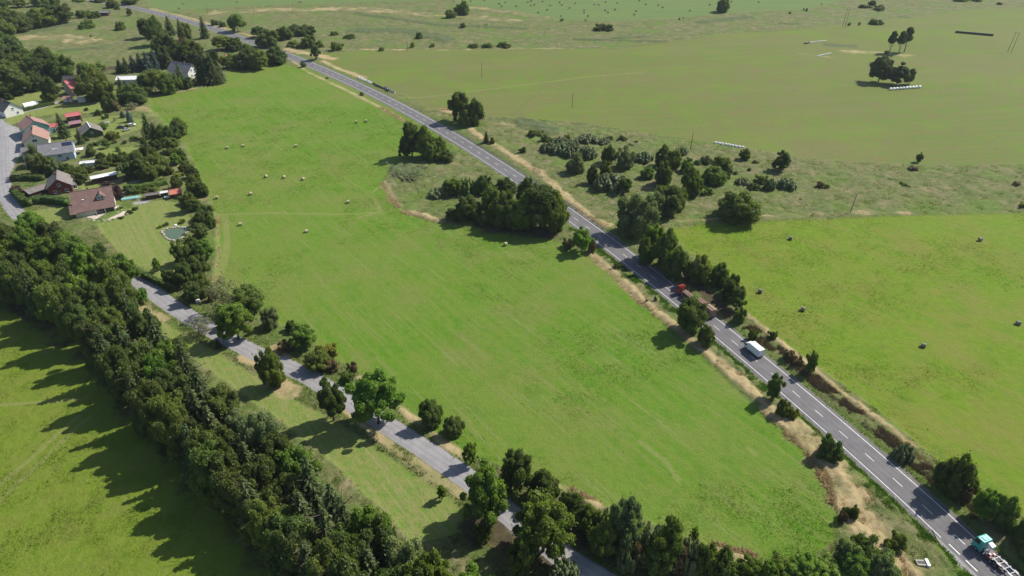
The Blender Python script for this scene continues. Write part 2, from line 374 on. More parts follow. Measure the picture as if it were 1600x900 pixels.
def ground_mat():
    m, nt, p = new_mat('ground'); L = nt.links; N = nt.nodes
    p.inputs['Roughness'].default_value = .9; p.inputs['Specular IOR Level'].default_value = .1
    geo = N.new('ShaderNodeNewGeometry')
    def noise(scale, detail=4, rough=.55, vec=None, dist=0):
        n = N.new('ShaderNodeTexNoise'); n.inputs['Scale'].default_value = scale; n.inputs['Detail'].default_value = detail
        n.inputs['Roughness'].default_value = rough; n.inputs['Distortion'].default_value = dist
        L.new(vec if vec else geo.outputs['Position'], n.inputs['Vector']); return n.outputs['Fac']
    def stretched(ang, sx, sy):
        mp = N.new('ShaderNodeMapping'); mp.inputs['Rotation'].default_value = (0, 0, ang); mp.inputs['Scale'].default_value = (sx, sy, 0)
        vr = N.new('ShaderNodeVectorRotate'); vr.rotation_type = 'Z_AXIS'; vr.inputs['Angle'].default_value = ang
        L.new(geo.outputs['Position'], vr.inputs['Vector']); 
        ml = N.new('ShaderNodeVectorMath'); ml.operation = 'MULTIPLY'; ml.inputs[1].default_value = (sx, sy, 0)
        L.new(vr.outputs[0], ml.inputs[0]); N.remove(mp); return ml.outputs[0]
    def rng(f, a, b, c=0., d=1.):
        r = N.new('ShaderNodeMapRange'); r.inputs[1].default_value = a; r.inputs[2].default_value = b; r.inputs[3].default_value = c; r.inputs[4].default_value = d
        L.new(f, r.inputs[0]); return r.outputs[0]
    def mix(f, a, b, mode='MIX'):
        x = N.new('ShaderNodeMixRGB'); x.blend_type = mode
        for i, s in ((0, f), (1, a), (2, b)):
            if isinstance(s, (int, float)): x.inputs[i].default_value = s
            elif isinstance(s, tuple): x.inputs[i].default_value = (*s, 1)
            else: L.new(s, x.inputs[i])
        return x.outputs[0]
    def mul(a, b):
        x = N.new('ShaderNodeMath'); x.operation = 'MULTIPLY'
        for i, s in ((0, a), (1, b)):
            if isinstance(s, (int, float)): x.inputs[i].default_value = s
            else: L.new(s, x.inputs[i])
        return x.outputs[0]
    def at(n):
        a = N.new('ShaderNodeAttribute'); a.attribute_name = n; return a.outputs['Fac']
    big = noise(.012, 4); mid = noise(.06, 5, .6); small = noise(.45, 5, .65); fine = noise(2.6, 4, .7); patch = noise(.13, 6, .7)
    mow = noise(1.0, 3, .6, stretched(R_(53), .012, .42)); mow2 = noise(1.0, 4, .6, stretched(R_(-6), .010, .30)); mow3 = noise(1.0, 4, .6, stretched(R_(53), .03, .9))
    clump = rng(noise(.55, 3, .7), .62, .72)
    # rough meadow
    col = mix(rng(mid, .35, .65), (.085, .118, .034), (.150, .150, .062))
    col = mix(rng(small, .45, .60), col, (.066, .102, .026))
    col = mix(mul(rng(noise(.9, 5, .75), .52, .62), .8), col, (.235, .195, .105))
    col = mix(mul(rng(noise(.22, 5, .7), .56, .64), .7), col, (.055, .088, .026))
    col = mix(rng(patch, .5, .68), col, (.205, .170, .100))
    col = mix(mul(rng(noise(.035, 4, .6), .50, .64), .75), col, (.095, .155, .028))
    # lush mown meadow
    lush = mix(rng(small, .35, .65), (.078, .163, .011), (.106, .190, .018))
    lush = mix(mul(rng(mow, .46, .56), .55), lush, (.135, .180, .034))
    lush = mix(mul(rng(big, .44, .60), .75), lush, (.132, .178, .032))
    lush = mix(mul(rng(noise(.04, 5, .65), .48, .64), .55), lush, (.150, .165, .045))
    lush = mix(mul(rng(noise(.9, 5, .75), .54, .64), .5), lush, (.052, .130, .012))
    lush = mix(mul(rng(patch, .52, .7), .6), lush, (.056, .155, .011))
    lush = mix(mul(rng(mow3, .55, .66), .6), lush, (.175, .190, .070))
    leftc = mix(rng(small, .35, .65), (.105, .158, .014), (.142, .186, .022))
    leftc = mix(mul(rng(patch, .45, .7), .6), leftc, (.160, .150, .042))
    lush = mix(mul(at('left'), .85), lush, leftc)
    # right meadow, yellower with clover
    rt = mix(rng(small, .35, .65), (.100, .175, .010), (.138, .205, .016))
    rt = mix(mul(rng(mid, .48, .64), .6), rt, (.150, .165, .030))
    rt = mix(mul(rng(patch, .54, .66), .65), rt, (.085, .160, .018))
    rt = mix(mul(rng(noise(.9, 5, .75), .54, .64), .5), rt, (.070, .145, .012))
    rt = mix(mul(rng(noise(.04, 5, .65), .48, .64), .6), rt, (.170, .170, .038))
    rt = mix(mul(rng(mow, .5, .66), .4), rt, (.175, .165, .045))
    # far meadow, drier
    fr = mix(rng(mow2, .32, .70), (.095, .155, .026), (.135, .150, .044))
    fr = mix(mul(rng(mid, .46, .64), .7), fr, (.135, .128, .050))
    fr = mix(mul(rng(noise(.009, 5, .65), .46, .62), .5), fr, (.160, .140, .062))
    fr = mix(mul(rng(noise(.02, 5, .6), .5, .62), .6), fr, (.118, .185, .022))
    fr = mix(mul(rng(patch, .48, .62), .6), fr, (.150, .128, .052))
    fr = mix(mul(rng(noise(.3, 5, .7), .5, .62), .55), fr, (.105, .170, .022))
    fr = mix(mul(rng(noise(1.0, 4, .6, stretched(R_(-10), .006, .12)), .5, .62), .25), fr, (.150, .165, .055))
    tp = mix(rng(mow2, .4, .62), (.098, .155, .045), (.128, .168, .055))
    lawn = mix(rng(small, .4, .62), (.120, .190, .034), (.180, .195, .060))
    lawn = mix(mul(rng(mow3, .45, .6), .5), lawn, (.230, .210, .095))
    verge = mix(rng(small, .4, .6), (.080, .150, .022), (.140, .165, .042))
    straw = mix(rng(small, .36, .62), (.370, .290, .160), (.290, .225, .120)); straw = mix(rng(fine, .5, .7), straw, (.440, .365, .220))
    straw = mix(mul(rng(patch, .56, .68), .6), straw, (.12, .12, .045))
    reed = mix(rng(small, .4, .62), (.070, .100, .040), (.110, .125, .060))
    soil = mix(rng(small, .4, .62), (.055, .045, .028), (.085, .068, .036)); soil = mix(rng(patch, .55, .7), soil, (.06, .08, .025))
    grit = mix(rng(fine, .4, .65), (.125, .115, .108), (.19, .175, .16)); grit = mix(mul(rng(small, .55, .7), .5), grit, (.10, .11, .05))
    pave = mix(rng(small, .4, .62), (.25, .24, .245), (.33, .32, .32))
    col = mix(at('verge'), col, verge)
    for nm, cc in (('lush', lush), ('right', rt), ('far', fr), ('top', tp), ('lawn', lawn)): col = mix(at(nm), col, cc)
    for nm, cc in (('reed', reed), ('straw', straw), ('soil', soil), ('track', (.200, .205, .075)), ('grit', grit), ('pave', pave)): col = mix(at(nm), col, cc)
    col = mix(mul(rng(fine, .35, .7), .35), col, mix(1.0, col, (.62, .68, .6), 'MULTIPLY'))
    L.new(col, p.inputs['Base Color'])
    b = N.new('ShaderNodeBump'); b.inputs['Strength'].default_value = .9; b.inputs['Distance'].default_value = .3
    hs = N.new('ShaderNodeMath'); hs.operation = 'ADD'; L.new(noise(1.3, 6, .75), hs.inputs[0]); L.new(mul(small, .8), hs.inputs[1])
    L.new(hs.outputs[0], b.inputs['Height']); L.new(b.outputs[0], p.inputs['Normal'])
    return m
build_ground()

# ------------------------------------------------------------------ roads
def asphalt(name, c1, c2, patchy=.5):
    m, nt, p = new_mat(name); L = nt.links; N = nt.nodes; p.inputs['Roughness'].default_value = .82
    geo = N.new('ShaderNodeNewGeometry'); at = N.new('ShaderNodeAttribute'); at.attribute_name = 'across'
    n1 = N.new('ShaderNodeTexNoise'); n1.inputs['Scale'].default_value = .25; n1.inputs['Detail'].default_value = 6; L.new(geo.outputs['Position'], n1.inputs['Vector'])
    n2 = N.new('ShaderNodeTexNoise'); n2.inputs['Scale'].default_value = 3.; n2.inputs['Detail'].default_value = 4; L.new(geo.outputs['Position'], n2.inputs['Vector'])
    r = N.new('ShaderNodeMapRange'); r.inputs[1].default_value = .35; r.inputs[2].default_value = .65; L.new(n1.outputs['Fac'], r.inputs[0])
    x = N.new('ShaderNodeMixRGB'); x.inputs[1].default_value = (*c1, 1); x.inputs[2].default_value = (*c2, 1); L.new(r.outputs[0], x.inputs[0])
    # polished wheel tracks
    w = N.new('ShaderNodeMath'); w.operation = 'SINE'; mm = N.new('ShaderNodeMath'); mm.operation = 'MULTIPLY'; mm.inputs[1].default_value = 3.5
    L.new(at.outputs['Fac'], mm.inputs[0]); L.new(mm.outputs[0], w.inputs[0])
    r2 = N.new('ShaderNodeMapRange'); r2.inputs[1].default_value = -1; r2.inputs[2].default_value = 1; r2.inputs[3].default_value = .93; r2.inputs[4].default_value = 1.07
    L.new(w.outputs[0], r2.inputs[0])
    r3 = N.new('ShaderNodeMapRange'); r3.inputs[1].default_value = .3; r3.inputs[2].default_value = .7; r3.inputs[3].default_value = .9; r3.inputs[4].default_value = 1.12; L.new(n2.outputs['Fac'], r3.inputs[0])
    ml = N.new('ShaderNodeMath'); ml.operation = 'MULTIPLY'; L.new(r2.outputs[0], ml.inputs[0]); L.new(r3.outputs[0], ml.inputs[1])
    vm = N.new('ShaderNodeVectorMath'); vm.operation = 'SCALE'; L.new(x.outputs[0], vm.inputs[0]); L.new(ml.outputs[0], vm.inputs['Scale'])
    L.new(vm.outputs[0], p.inputs['Base Color'])
    return m
def ribbon(name, P, Nn, offs, z, mat, i0=0, i1=None, wob=0, zs=None):
    P = P[i0:i1]; Nn = Nn[i0:i1]; k = len(offs); V = []; rnd = np.random.RandomState(4)
    A = np.zeros((len(P), k, 3))
    for j, o in enumerate(offs):
        oo = o+(rnd.randn(len(P))*wob if j in (0, k-1) else 0)
        A[:, j, :2] = P+Nn*np.reshape(oo, (-1, 1)); A[:, j, 2] = z if zs is None else zs[j]
    idx = np.arange(len(P)*k).reshape(len(P), k)
    F = np.stack([idx[:-1, 1:], idx[:-1, :-1], idx[1:, :-1], idx[1:, 1:]], -1).reshape(-1, 4)
    me = np_mesh(name, A.reshape(-1, 3), F, [mat], colors={'across': np.tile(np.array(offs, float), len(P))})
    o = bpy.data.objects.new(name, me); C.objects.link(o); return o
M['asphalt'] = asphalt('asphalt', (.088, .084, .090), (.112, .108, .113))
M['old_asphalt'] = asphalt('old_asphalt', (.195, .188, .195), (.235, .228, .235))
M['paint'] = plain('road_paint', (.62, .62, .60), .6, noise=.22, scale=1.1)
tag(ribbon('main_road', MAIN, MN, [4.75, 3.6, 1.8, 0, -1.8, -3.6, -4.7], .03, M['asphalt'], wob=.06, zs=[-.07, .03, .05, .06, .05, .03, -.07]), kind='structure')
tag(ribbon('side_road', LANE, LN, [3.05, 1.5, 0, -1.5, -3.0], .02, M['old_asphalt'], wob=.08, zs=[-.05, .012, .02, .012, -.05]), kind='structure')
# lay-by where the side road meets the main road
def flat_poly(name, pts, z, mat):
    me = bpy.data.meshes.new(name); me.from_pydata([(p[0], p[1], z) for p in pts], [], [tuple(range(len(pts)))]); me.materials.append(mat)
    o = bpy.data.objects.new(name, me); C.objects.link(o); return o
jn = [on_main(y, o)[0] for y, o in ((104, 4.3), (98, 4.3), (92, 4.3), (84, 4.3), (74, 4.4), (60, 4.4), (52, 4.4))]
jo = [tuple(gp(*q)[:2]) for q in ((1496, 960), (1488, 905), (1480, 875), (1468, 850), (1458, 830), (1448, 812), (1438, 798))]
tag(flat_poly('junction_apron', [tuple(q) for q in jn]+[(70, 66)]+jo, .012, M['old_asphalt']), kind='structure')
def marking(name, off, w, s0, s1, z=.064):
    i = [k for k in range(len(MS)) if s0 <= MS[k] <= s1]
    pts = [s0]+[MS[k] for k in i]+[s1]
    V = []; 
    for s in pts:
        x = np.interp(s, MS, MAIN[:, 0]); y = np.interp(s, MS, MAIN[:, 1]); nx = np.interp(s, MS, MN[:, 0]); ny = np.interp(s, MS, MN[:, 1])
        V += [(x+nx*(off+w/2), y+ny*(off+w/2), z), (x+nx*(off-w/2), y+ny*(off-w/2), z)]
    return V, [(2*k, 2*k+1, 2*k+3, 2*k+2) for k in range(len(pts)-1)]
def s_at(Y): return float(np.interp(Y, MAIN[:, 1], MS))
mk = MB(); sL = s_at(103.3)
for off, a, b in ((-3.6, s_at(-50), s_at(900)), (3.6, sL, s_at(900))): mk.add(*marking('', off, .18, a, b, .038))
s = sL-1.0                                                     # short dashes over the junction mouth
while s > s_at(20): mk.add(*marking('', 3.35, .25, s-3.0-.9, s-.9, .04)); s -= 4.5
s = s_at(gp(1501.7, 842.9)[1])-1.5
while s > s_at(-40): s -= 9.0
while s < s_at(860): mk.add(*marking('', 0, .16, s, s+3.0, .066)); s += 9.0
mko = mk.build('road_markings', M['paint']); tag(mko, kind='structure')

# ------------------------------------------------------------------ vegetation prototypes
def ico():
    t = (1+5**.5)/2
    v = np.array([(-1,t,0),(1,t,0),(-1,-t,0),(1,-t,0),(0,-1,t),(0,1,t),(0,-1,-t),(0,1,-t),(t,0,-1),(t,0,1),(-t,0,-1),(-t,0,1)], float)
    f = np.array([(0,11,5),(0,5,1),(0,1,7),(0,7,10),(0,10,11),(1,5,9),(5,11,4),(11,10,2),(10,7,6),(7,1,8),(3,9,4),(3,4,2),(3,2,6),(3,6,8),(3,8,9),(4,9,5),(2,4,11),(6,2,10),(8,6,7),(9,8,1)])
    return v/np.linalg.norm(v[0]), f
ICOV, ICOF = ico()
def unit(a): return a/(np.linalg.norm(a, axis=-1, keepdims=True)+1e-9)
def leaf_quads(P, Nrm, size, rs, asp=1.5, droop=None):
    """leaf clumps: pointed four-cornered faces at P, facing Nrm"""
    n = len(P)
    t = rs.randn(n, 3) if droop is None else droop+rs.randn(n, 3)*.35
    a = unit(np.cross(Nrm, t)); b = unit(np.cross(a, Nrm))
    s = size*(.55+rs.rand(n)*.9); s = s[:, None]
    k = (rs.rand(n)*.3-.15)[:, None]
    V = np.stack([P-b*s*asp*.5, P+a*s*.5+b*s*k+Nrm*s*.10, P+b*s*asp*.5, P-a*s*.5+b*s*k+Nrm*s*.10], 1)
    return V.reshape(-1, 3)
def pack(name, quads, tint, cores, mat):
    V = [quads]; F = [np.arange(len(quads)).reshape(-1, 4)]; T = [tint]; o = len(quads)
    for c, r, sq in cores:
        V.append(ICOV*r*np.array([1, 1, sq])+c); f = ICOF+o; F.append(np.concatenate([f, f[:, 2:]], 1)[:, :3].reshape(-1, 3) if False else f); T.append(np.full(20, .35)); o += 12
    # triangles only, so quads and cores share one array
    q = F[0]; tris = np.concatenate([q[:, [0, 1, 2]], q[:, [0, 2, 3]]])
    allF = np.concatenate([tris]+F[1:]) if len(F) > 1 else tris
    allT = np.concatenate([np.tile(T[0], 2)]+T[1:]) if len(T) > 1 else np.tile(T[0], 2)
    return np_mesh(name, np.concatenate(V), allF, [mat], tint=allT)
def crown_lobed(name, seed, mat, nlobe=60, nleaf=9000, leaf=.062, flat=1.0, low=.0, lobe=(.17, .30), top=.0, ragged=.12, core=.8):
    """unit crown: radius about 1, centre at z=0, half-height 1 (flat scales z). low: how far the shell reaches down (0 = full ellipsoid, 1 = dome)"""
    rs = np.random.RandomState(seed); Cn = []; Rn = []
    lf = rs.randn(6, 3); ph = rs.rand(6)*6
    while len(Cn) < nlobe:
        d = unit(rs.randn(3)); 
        bump = 1+sum(math.sin(2.2*float(d@lf[k])+ph[k]) for k in range(6))*.045
        r = (1-rs.rand()**1.6*.62)*bump+rs.randn()*ragged*.3
        lr = rs.uniform(*lobe)
        c = d*max(.05, r-lr)
        c[2] *= 1-.0*flat
        if top: s = 1-top*max(0, c[2]+.2)*.75; c[0] *= s; c[1] *= s
        if c[2] < 0 and not low: c[:2] *= 1+.5*(-c[2])
        if low and c[2] < -low: c[2] = -low*rs.rand()
        Cn.append(c); Rn.append(lr*(1-.25*max(0, c[2])*top))
    Cn = np.array(Cn); Rn = np.array(Rn)
    pr = Rn**2; pr /= pr.sum()
    n = int(nleaf*1.5); li = rs.choice(nlobe, n, p=pr)
    d = unit(rs.randn(n, 3)+np.array([0, 0, .35])); out = unit(Cn[li]); d = unit(d+out*.45)
    P = Cn[li]+d*(Rn[li]*(.78+rs.rand(n)*.34))[:, None]*np.array([1, 1, .8])
    inside = np.zeros(n, bool)
    for c, r in zip(Cn, Rn): inside |= (((P-c)/np.array([1, 1, .8]))**2).sum(1) < (r*.68)**2
    P = P[~inside][:nleaf]; d = d[~inside][:nleaf]; li = li[~inside][:nleaf]
    Nn = unit(d+rs.randn(len(P), 3)*.55)
    lt = rs.rand(nlobe)*.55
    tint = np.clip(lt[li]+rs.rand(len(P))*.5, 0, 1)
    Q = leaf_quads(P, Nn, leaf, rs)
    # stray sprays beyond the lobes break the outline
    m = nleaf//14; i = rs.randint(0, len(P), m); P2 = P[i]+unit(P[i])*(rs.rand(m, 1)*ragged)+rs.randn(m, 3)*.03
    Q2 = leaf_quads(P2, unit(rs.randn(m, 3)), leaf*.9, rs)
    cores = [(c, r*core, .8) for c, r in zip(Cn, Rn)] if core else []
    return pack(name, np.concatenate([Q, Q2]), np.concatenate([tint, rs.rand(m)]), cores, mat)
def crown_willow(name, seed, mat, nleaf=8000, leaf=.06):
    """multi-stemmed shrub: upright plumes with fine drooping leaves; base at z=-1, top about 1"""
    rs = np.random.RandomState(seed); np_ = 46; P = []; N = []; T = []; cores = []
    per = nleaf//np_
    for k in range(np_):
        a = rs.rand()*2*PI; rr = rs.rand()**.6*.85; x, y = rr*math.cos(a), rr*math.sin(a)
        h = (1-rr**2*.62)*rs.uniform(.82, 1.06)*1.9; w = rs.uniform(.14, .24)
        t = rs.rand(per)**.7; wz = w*np.sin(np.clip(t*.9+.12, 0, 1)*PI)**.6*(1-t*.35)
        an = rs.rand(per)*2*PI; rad = wz*(.7+.4*rs.rand(per))
        lean = .18*t
        q = np.stack([x*(1+lean)+rad*np.cos(an), y*(1+lean)+rad*np.sin(an), -1+h*t], 1)
        P.append(q); N.append(unit(np.stack([np.cos(an), np.sin(an), .35+t*.9], 1)+rs.randn(per, 3)*.4)); T.append(np.clip(rs.rand()*.5+rs.rand(per)*.5, 0, 1))
        for j in range(3):
            tt = .2+.27*j; cores.append((np.array([x*(1+.18*tt), y*(1+.18*tt), -1+h*tt]), w*.85, 1.6))
    P = np.concatenate(P); N = np.concatenate(N); T = np.concatenate(T)
    return pack(name, leaf_quads(P, N, leaf, rs, 2.0, droop=np.array([0, 0, -1.])), T, cores, mat)
def crown_spruce(name, seed, mat, tiers=17, per=13, nl=34, leaf=.085, power=.85, ragged=.16):
    """conical conifer, radius 1 at the skirt, z from 0 to 1: whorls of drooping boughs carrying short sprays"""
    rs = np.random.RandomState(seed); P = []; N = []; T = []; D = []
    for i in range(tiers):
        z = (i/tiers)**.95; R = (1-z)**power*rs.uniform(.86, 1.08)+.03
        m = max(5, int(per*(1-z*.55)))
        for j in range(m):
            a = 2*PI*(j+rs.rand()*.7)/m; L = R*rs.uniform(1-ragged*2, 1+ragged); d = np.array([math.cos(a), math.sin(a), 0])
            n = max(8, int(nl*L+6)); t = rs.rand(n)**.6; side = (rs.rand(n)-.5)*L*.42*(1.1-t*.6)
            perp = np.array([-d[1], d[0], 0])
            q = d*(t*L)[:, None]+perp*side[:, None]; q[:, 2] = z+.05*L*0+.10*L*t-.155*L*t*t-abs(side)*.12+rs.randn(n)*.006+.012*rs.rand()
            P.append(q); N.append(unit(np.tile([0, 0, 1.], (n, 1))+d*(.35+t[:, None]*.5)+rs.randn(n, 3)*.3)); D.append(np.tile(d, (n, 1))+perp*np.sign(side)[:, None]*.5)
            T.append(np.clip(rs.rand()*.5+t*.4+rs.rand(n)*.2, 0, 1))
    P = np.concatenate(P); N = np.concatenate(N); D = np.concatenate(D); T = np.concatenate(T)
    # z squeezed for cone aspect: leaves sized in radius units, height is applied by scale
    rs2 = np.random.RandomState(seed+1); n = len(P); b = unit(D); a = unit(np.cross(N, b)); s = (leaf*(.6+rs2.rand(n)*.8))[:, None]
    S = np.array([1, 1, .42])
    V = np.stack([P-b*s*.9*S, P+a*s*.45*S, P+b*s*.9*S-np.array([0, 0, .012]), P-a*s*.45*S], 1).reshape(-1, 3)
    cores = [(np.array([0, 0, z]), (1-z)**power*.62, .13) for z in np.linspace(.02, .9, 12)]
    return pack(name, V, T, cores, mat)
def trunk_mesh(name, seed, mat, limbs=6):
    """unit trunk: z 0..1, radius about .03"""
    rs = random.Random(seed); b = MB(); p = Vector((0, 0, -.02)); r = .034
    for k in range(5):
        q = Vector((rs.uniform(-.02, .02), rs.uniform(-.02, .02), .2*(k+1))); r2 = r*(.62 if k else .72)
        b.tube(p, q, r, r2, 7, cap=False)
        if k: 
            for j in range(limbs//3+1):
                a = rs.random()*2*PI; b.tube(p.lerp(q, rs.random()), p+Vector((math.cos(a)*.2, math.sin(a)*.2, .24)), r2*.6, .004, 5, cap=False)
        p = q; r = r2
    o = b.build(name, mat, smooth=True); me = o.data; bpy.data.objects.remove(o); return me

K = {}     # kind -> (meshes, style)
def var(fn, name, mats, seeds, **kw):
    return [fn(name, s, M[m], **kw) for m in mats for s in seeds]
K['D'] = (var(crown_lobed, 'crown', ['leaf_dark', 'leaf_mid'], (1, 2), nlobe=80, nleaf=16000), 'tree')
K['d'] = (var(crown_lobed, 'crown', ['leaf_dark'], (3, 4), nlobe=72, nleaf=16000), 'tree')
K['L'] = (var(crown_lobed, 'crown', ['leaf_light'], (5, 6), nlobe=84, nleaf=16000, lobe=(.13, .25)), 'tree')
K['Y'] = (var(crown_lobed, 'crown', ['leaf_yellow'], (7,), nlobe=50, nleaf=8000), 'tree')
K['G'] = (var(crown_lobed, 'crown', ['leaf_willow'], (8, 9), nlobe=60, nleaf=14000, leaf=.052, ragged=.2), 'tree')
K['E'] = (var(crown_lobed, 'crown', ['leaf_mid', 'leaf_dark'], (51, 52), nlobe=84, nleaf=16000, low=.6, lobe=(.15, .27), ragged=.16), 'tree')
K['H'] = (var(crown_lobed, 'crown', ['leaf_willow', 'leaf_mid'], (53, 54), nlobe=76, nleaf=15000, leaf=.055, low=.6, ragged=.2), 'tree')
K['B'] = (var(crown_lobed, 'shrub', ['leaf_mid', 'leaf_dark'], (11, 12), nlobe=48, nleaf=8500, leaf=.07, low=.45), 'bush')
K['W'] = (var(crown_willow, 'shrub', ['leaf_willow'], (13, 14, 15)), 'bush')
K['w'] = (var(crown_willow, 'shrub', ['leaf_mid', 'leaf_willow'], (16, 17), leaf=.05, nleaf=11000), 'bush')
K['U'] = (var(crown_lobed, 'shrub', ['leaf_purple'], (18,), nlobe=48, nleaf=8500, leaf=.07, low=.45), 'bush')
K['R'] = (var(crown_lobed, 'shrub', ['leaf_brown'], (19, 20), nlobe=36, nleaf=4200, leaf=.085, low=.4, core=.6), 'bush')
K['y'] = (var(crown_lobed, 'shrub', ['leaf_yellow'], (21,), nlobe=36, nleaf=5000, leaf=.085, low=.45), 'bush')
K['g'] = (var(crown_lobed, 'crown', ['leaf_grey'], (22,), nlobe=40, nleaf=2600, leaf=.05, core=0, ragged=.25), 'tree')
K['S'] = (var(crown_spruce, 'crown', ['leaf_spruce'], (31, 32, 33)), 'conifer')
K['s'] = (var(crown_spruce, 'crown', ['leaf_blue'], (34, 35)), 'conifer')
K['P'] = (var(crown_lobed, 'crown', ['leaf_spruce'], (41, 42), nlobe=40, nleaf=9000, leaf=.06, lobe=(.2, .34), top=.7), 'pine')
K['p'] = (K['P'][0], 'pine')
K['C'] = (var(crown_lobed, 'crown', ['leaf_dark'], (43,), nlobe=50, nleaf=8000, leaf=.08, top=.35), 'tree')
TR = [trunk_mesh('trunk', s, M['bark']) for s in (1, 2, 3)]
KIND = {'E': ('deciduous_tree', 'tree', 'green leafy tree'), 'H': ('willow_tree', 'tree', 'grey-green willow'), 'D': ('deciduous_tree', 'tree', 'green leafy tree'), 'd': ('deciduous_tree', 'tree', 'dark leafy tree'),
 'L': ('deciduous_tree', 'tree', 'bright green leafy tree'), 'Y': ('deciduous_tree', 'tree', 'yellowish tree'), 'G': ('willow_tree', 'tree', 'grey-green willow'),
 'B': ('shrub', 'bush', 'round dark bush'), 'W': ('willow_shrub', 'bush', 'grey-green bush'), 'w': ('willow_shrub', 'bush', 'green feathery bush'),
 'U': ('purple_shrub', 'bush', 'purple-leaved bush'), 'R': ('dry_shrub', 'bush', 'brownish bush'), 'y': ('yellow_shrub', 'bush', 'yellow-green bush'),
 'g': ('bare_tree', 'tree', 'greyish half-bare tree'), 'S': ('spruce_tree', 'conifer', 'dark conical spruce'), 's': ('blue_spruce', 'conifer', 'bluish spruce'),
 'P': ('pine_tree', 'conifer', 'broad dark pine'), 'p': ('pine_tree', 'conifer', 'slim bare-stemmed pine'), 'C': ('columnar_tree', 'tree', 'narrow dark tree')}
rng = random.Random(7)
ZONES = []
def size_word(w, h, st):
    if st == 'bush': return 'large' if w > 9 else 'small' if w < 4 else 'mid-sized'
    return 'tall' if h > 15 else 'small' if h < 7 else 'mid-sized'
TREES = []
def plant(u, vt, vb, w, kind, ox=0, oy=0, s=4.0):
    """crown seen between rows vt..vb, w wide, in a crop with origin ox, oy and zoom s"""
    U, VT, VB, Wp = ox+u/s, oy+vt/s, oy+vb/s, w/s
    p = gp(U, VB); st = K[kind][1]
    Rm = Wp*mpp(p.y)*.5
    k = {'bush': .75, 'tree': .55, 'conifer': .45, 'pine': .3}[st]
    d = Vector((p.x, p.y, 0)).normalized(); c = p+d*Rm*k
    H = zat(VT, c.y+(Rm*.15 if st != 'conifer' else 0))
    H = max(H, Rm*(.75 if st == 'bush' else 1.0), .8)
    if st in ('tree', 'bush'): H = min(H, Rm*(3.6 if st == 'tree' else 2.4)+1.5)
    return (U, c.x, c.y, Rm, H, kind)
def grow(x, y, Rm, H, kind, label=None, group=None, cat=None, z=-.1):
    meshes, st = K[kind]; me = meshes[rng.randrange(len(meshes))]; nm, ct, ph = KIND[kind]
    rz = rng.random()*2*PI; j = rng.uniform(.93, 1.07)
    if st == 'bush':
        o = bpy.data.objects.new(nm, me); C.objects.link(o)
        lo = .45 if kind not in 'Ww' else 1.0
        H *= 1.04; hz = H/(1+lo); Rm *= 1.05
        o.location = (x, y, z+hz*lo-.05*H); o.scale = (Rm*j, Rm/j, hz*1.02); o.rotation_euler = (0, 0, rz)
        return tag(o, label, cat or ct, group)
    root = empty(nm, (x, y, z), 0, label, cat or ct, group)
    t = bpy.data.objects.new('trunk', TR[rng.randrange(3)]); C.objects.link(t); t.parent = root; t.rotation_euler = (0, 0, rz)
    c = bpy.data.objects.new('crown', me); C.objects.link(c); c.parent = root; c.rotation_euler = (0, 0, rz)
    if st == 'conifer':
        Rm *= 1.1; lo = .02*H; c.location = (0, 0, lo); c.scale = (Rm*j, Rm/j, (H-lo)); t.scale = (H*.8, H*.8, H*.93)
    elif st == 'pine':
        lo = (.42 if kind == 'p' else .03)*H*(.75 if kind == 'p' else 1); hz = (H-lo)/2*1.08; Rm *= 1.25; c.location = (0, 0, lo+hz); c.scale = (Rm, Rm, hz); t.scale = (H*.7, H*.7, H*.85)
    elif kind in 'EH':
        Rm *= 1.06; H *= 1.02; hz = H/1.62; c.location = (0, 0, hz*.62); c.scale = (Rm*j, Rm/j, hz); t.scale = (H*.7, H*.7, H*.8)
    else:
        Rm *= 1.04; H *= 1.02; lo = min(.06*H, 1.0); hz = (H-lo)/2*1.05; c.location = (0, 0, lo+hz); c.scale = (Rm*j, Rm/j, hz); t.scale = (H*.75, H*.75, H*.8)
    return root
ORD = ['first','second','third','fourth','fifth','sixth','seventh','eighth','ninth','tenth','eleventh','twelfth','thirteenth','fourteenth','fifteenth','sixteenth','seventeenth','eighteenth','nineteenth','twentieth','twenty-first','twenty-second','twenty-third','twenty-fourth','twenty-fifth']
def zone(place, group, items, ox=0, oy=0, s=4.0):
    def swap(k, i): return 'H' if k == 'G' else 'E' if k in 'Dd' and (i*7) % 5 != 0 and 'pine' not in group and 'side road verge' not in place else k
    L = [plant(*it[:4], swap(it[4], i), ox=ox, oy=oy, s=s) for i, it in enumerate(items)]
    by = {}
    for t in L:
        key = (size_word(t[3]*2, t[4], K[t[5]][1]), KIND[t[5]][2]); by.setdefault(key, []).append(t)
    for (sz, ph), ts in by.items():
        ts.sort(key=lambda t: t[0])
        for i, t in enumerate(ts):
            n = len(ts); o = '' if n == 1 else (', '+(('leftmost' if i == 0 else 'rightmost' if i == n-1 else ORD[i]+' from the left')))
            grow(t[1], t[2], t[3], t[4], t[5], f"{sz} {ph} {place}{o}", group)

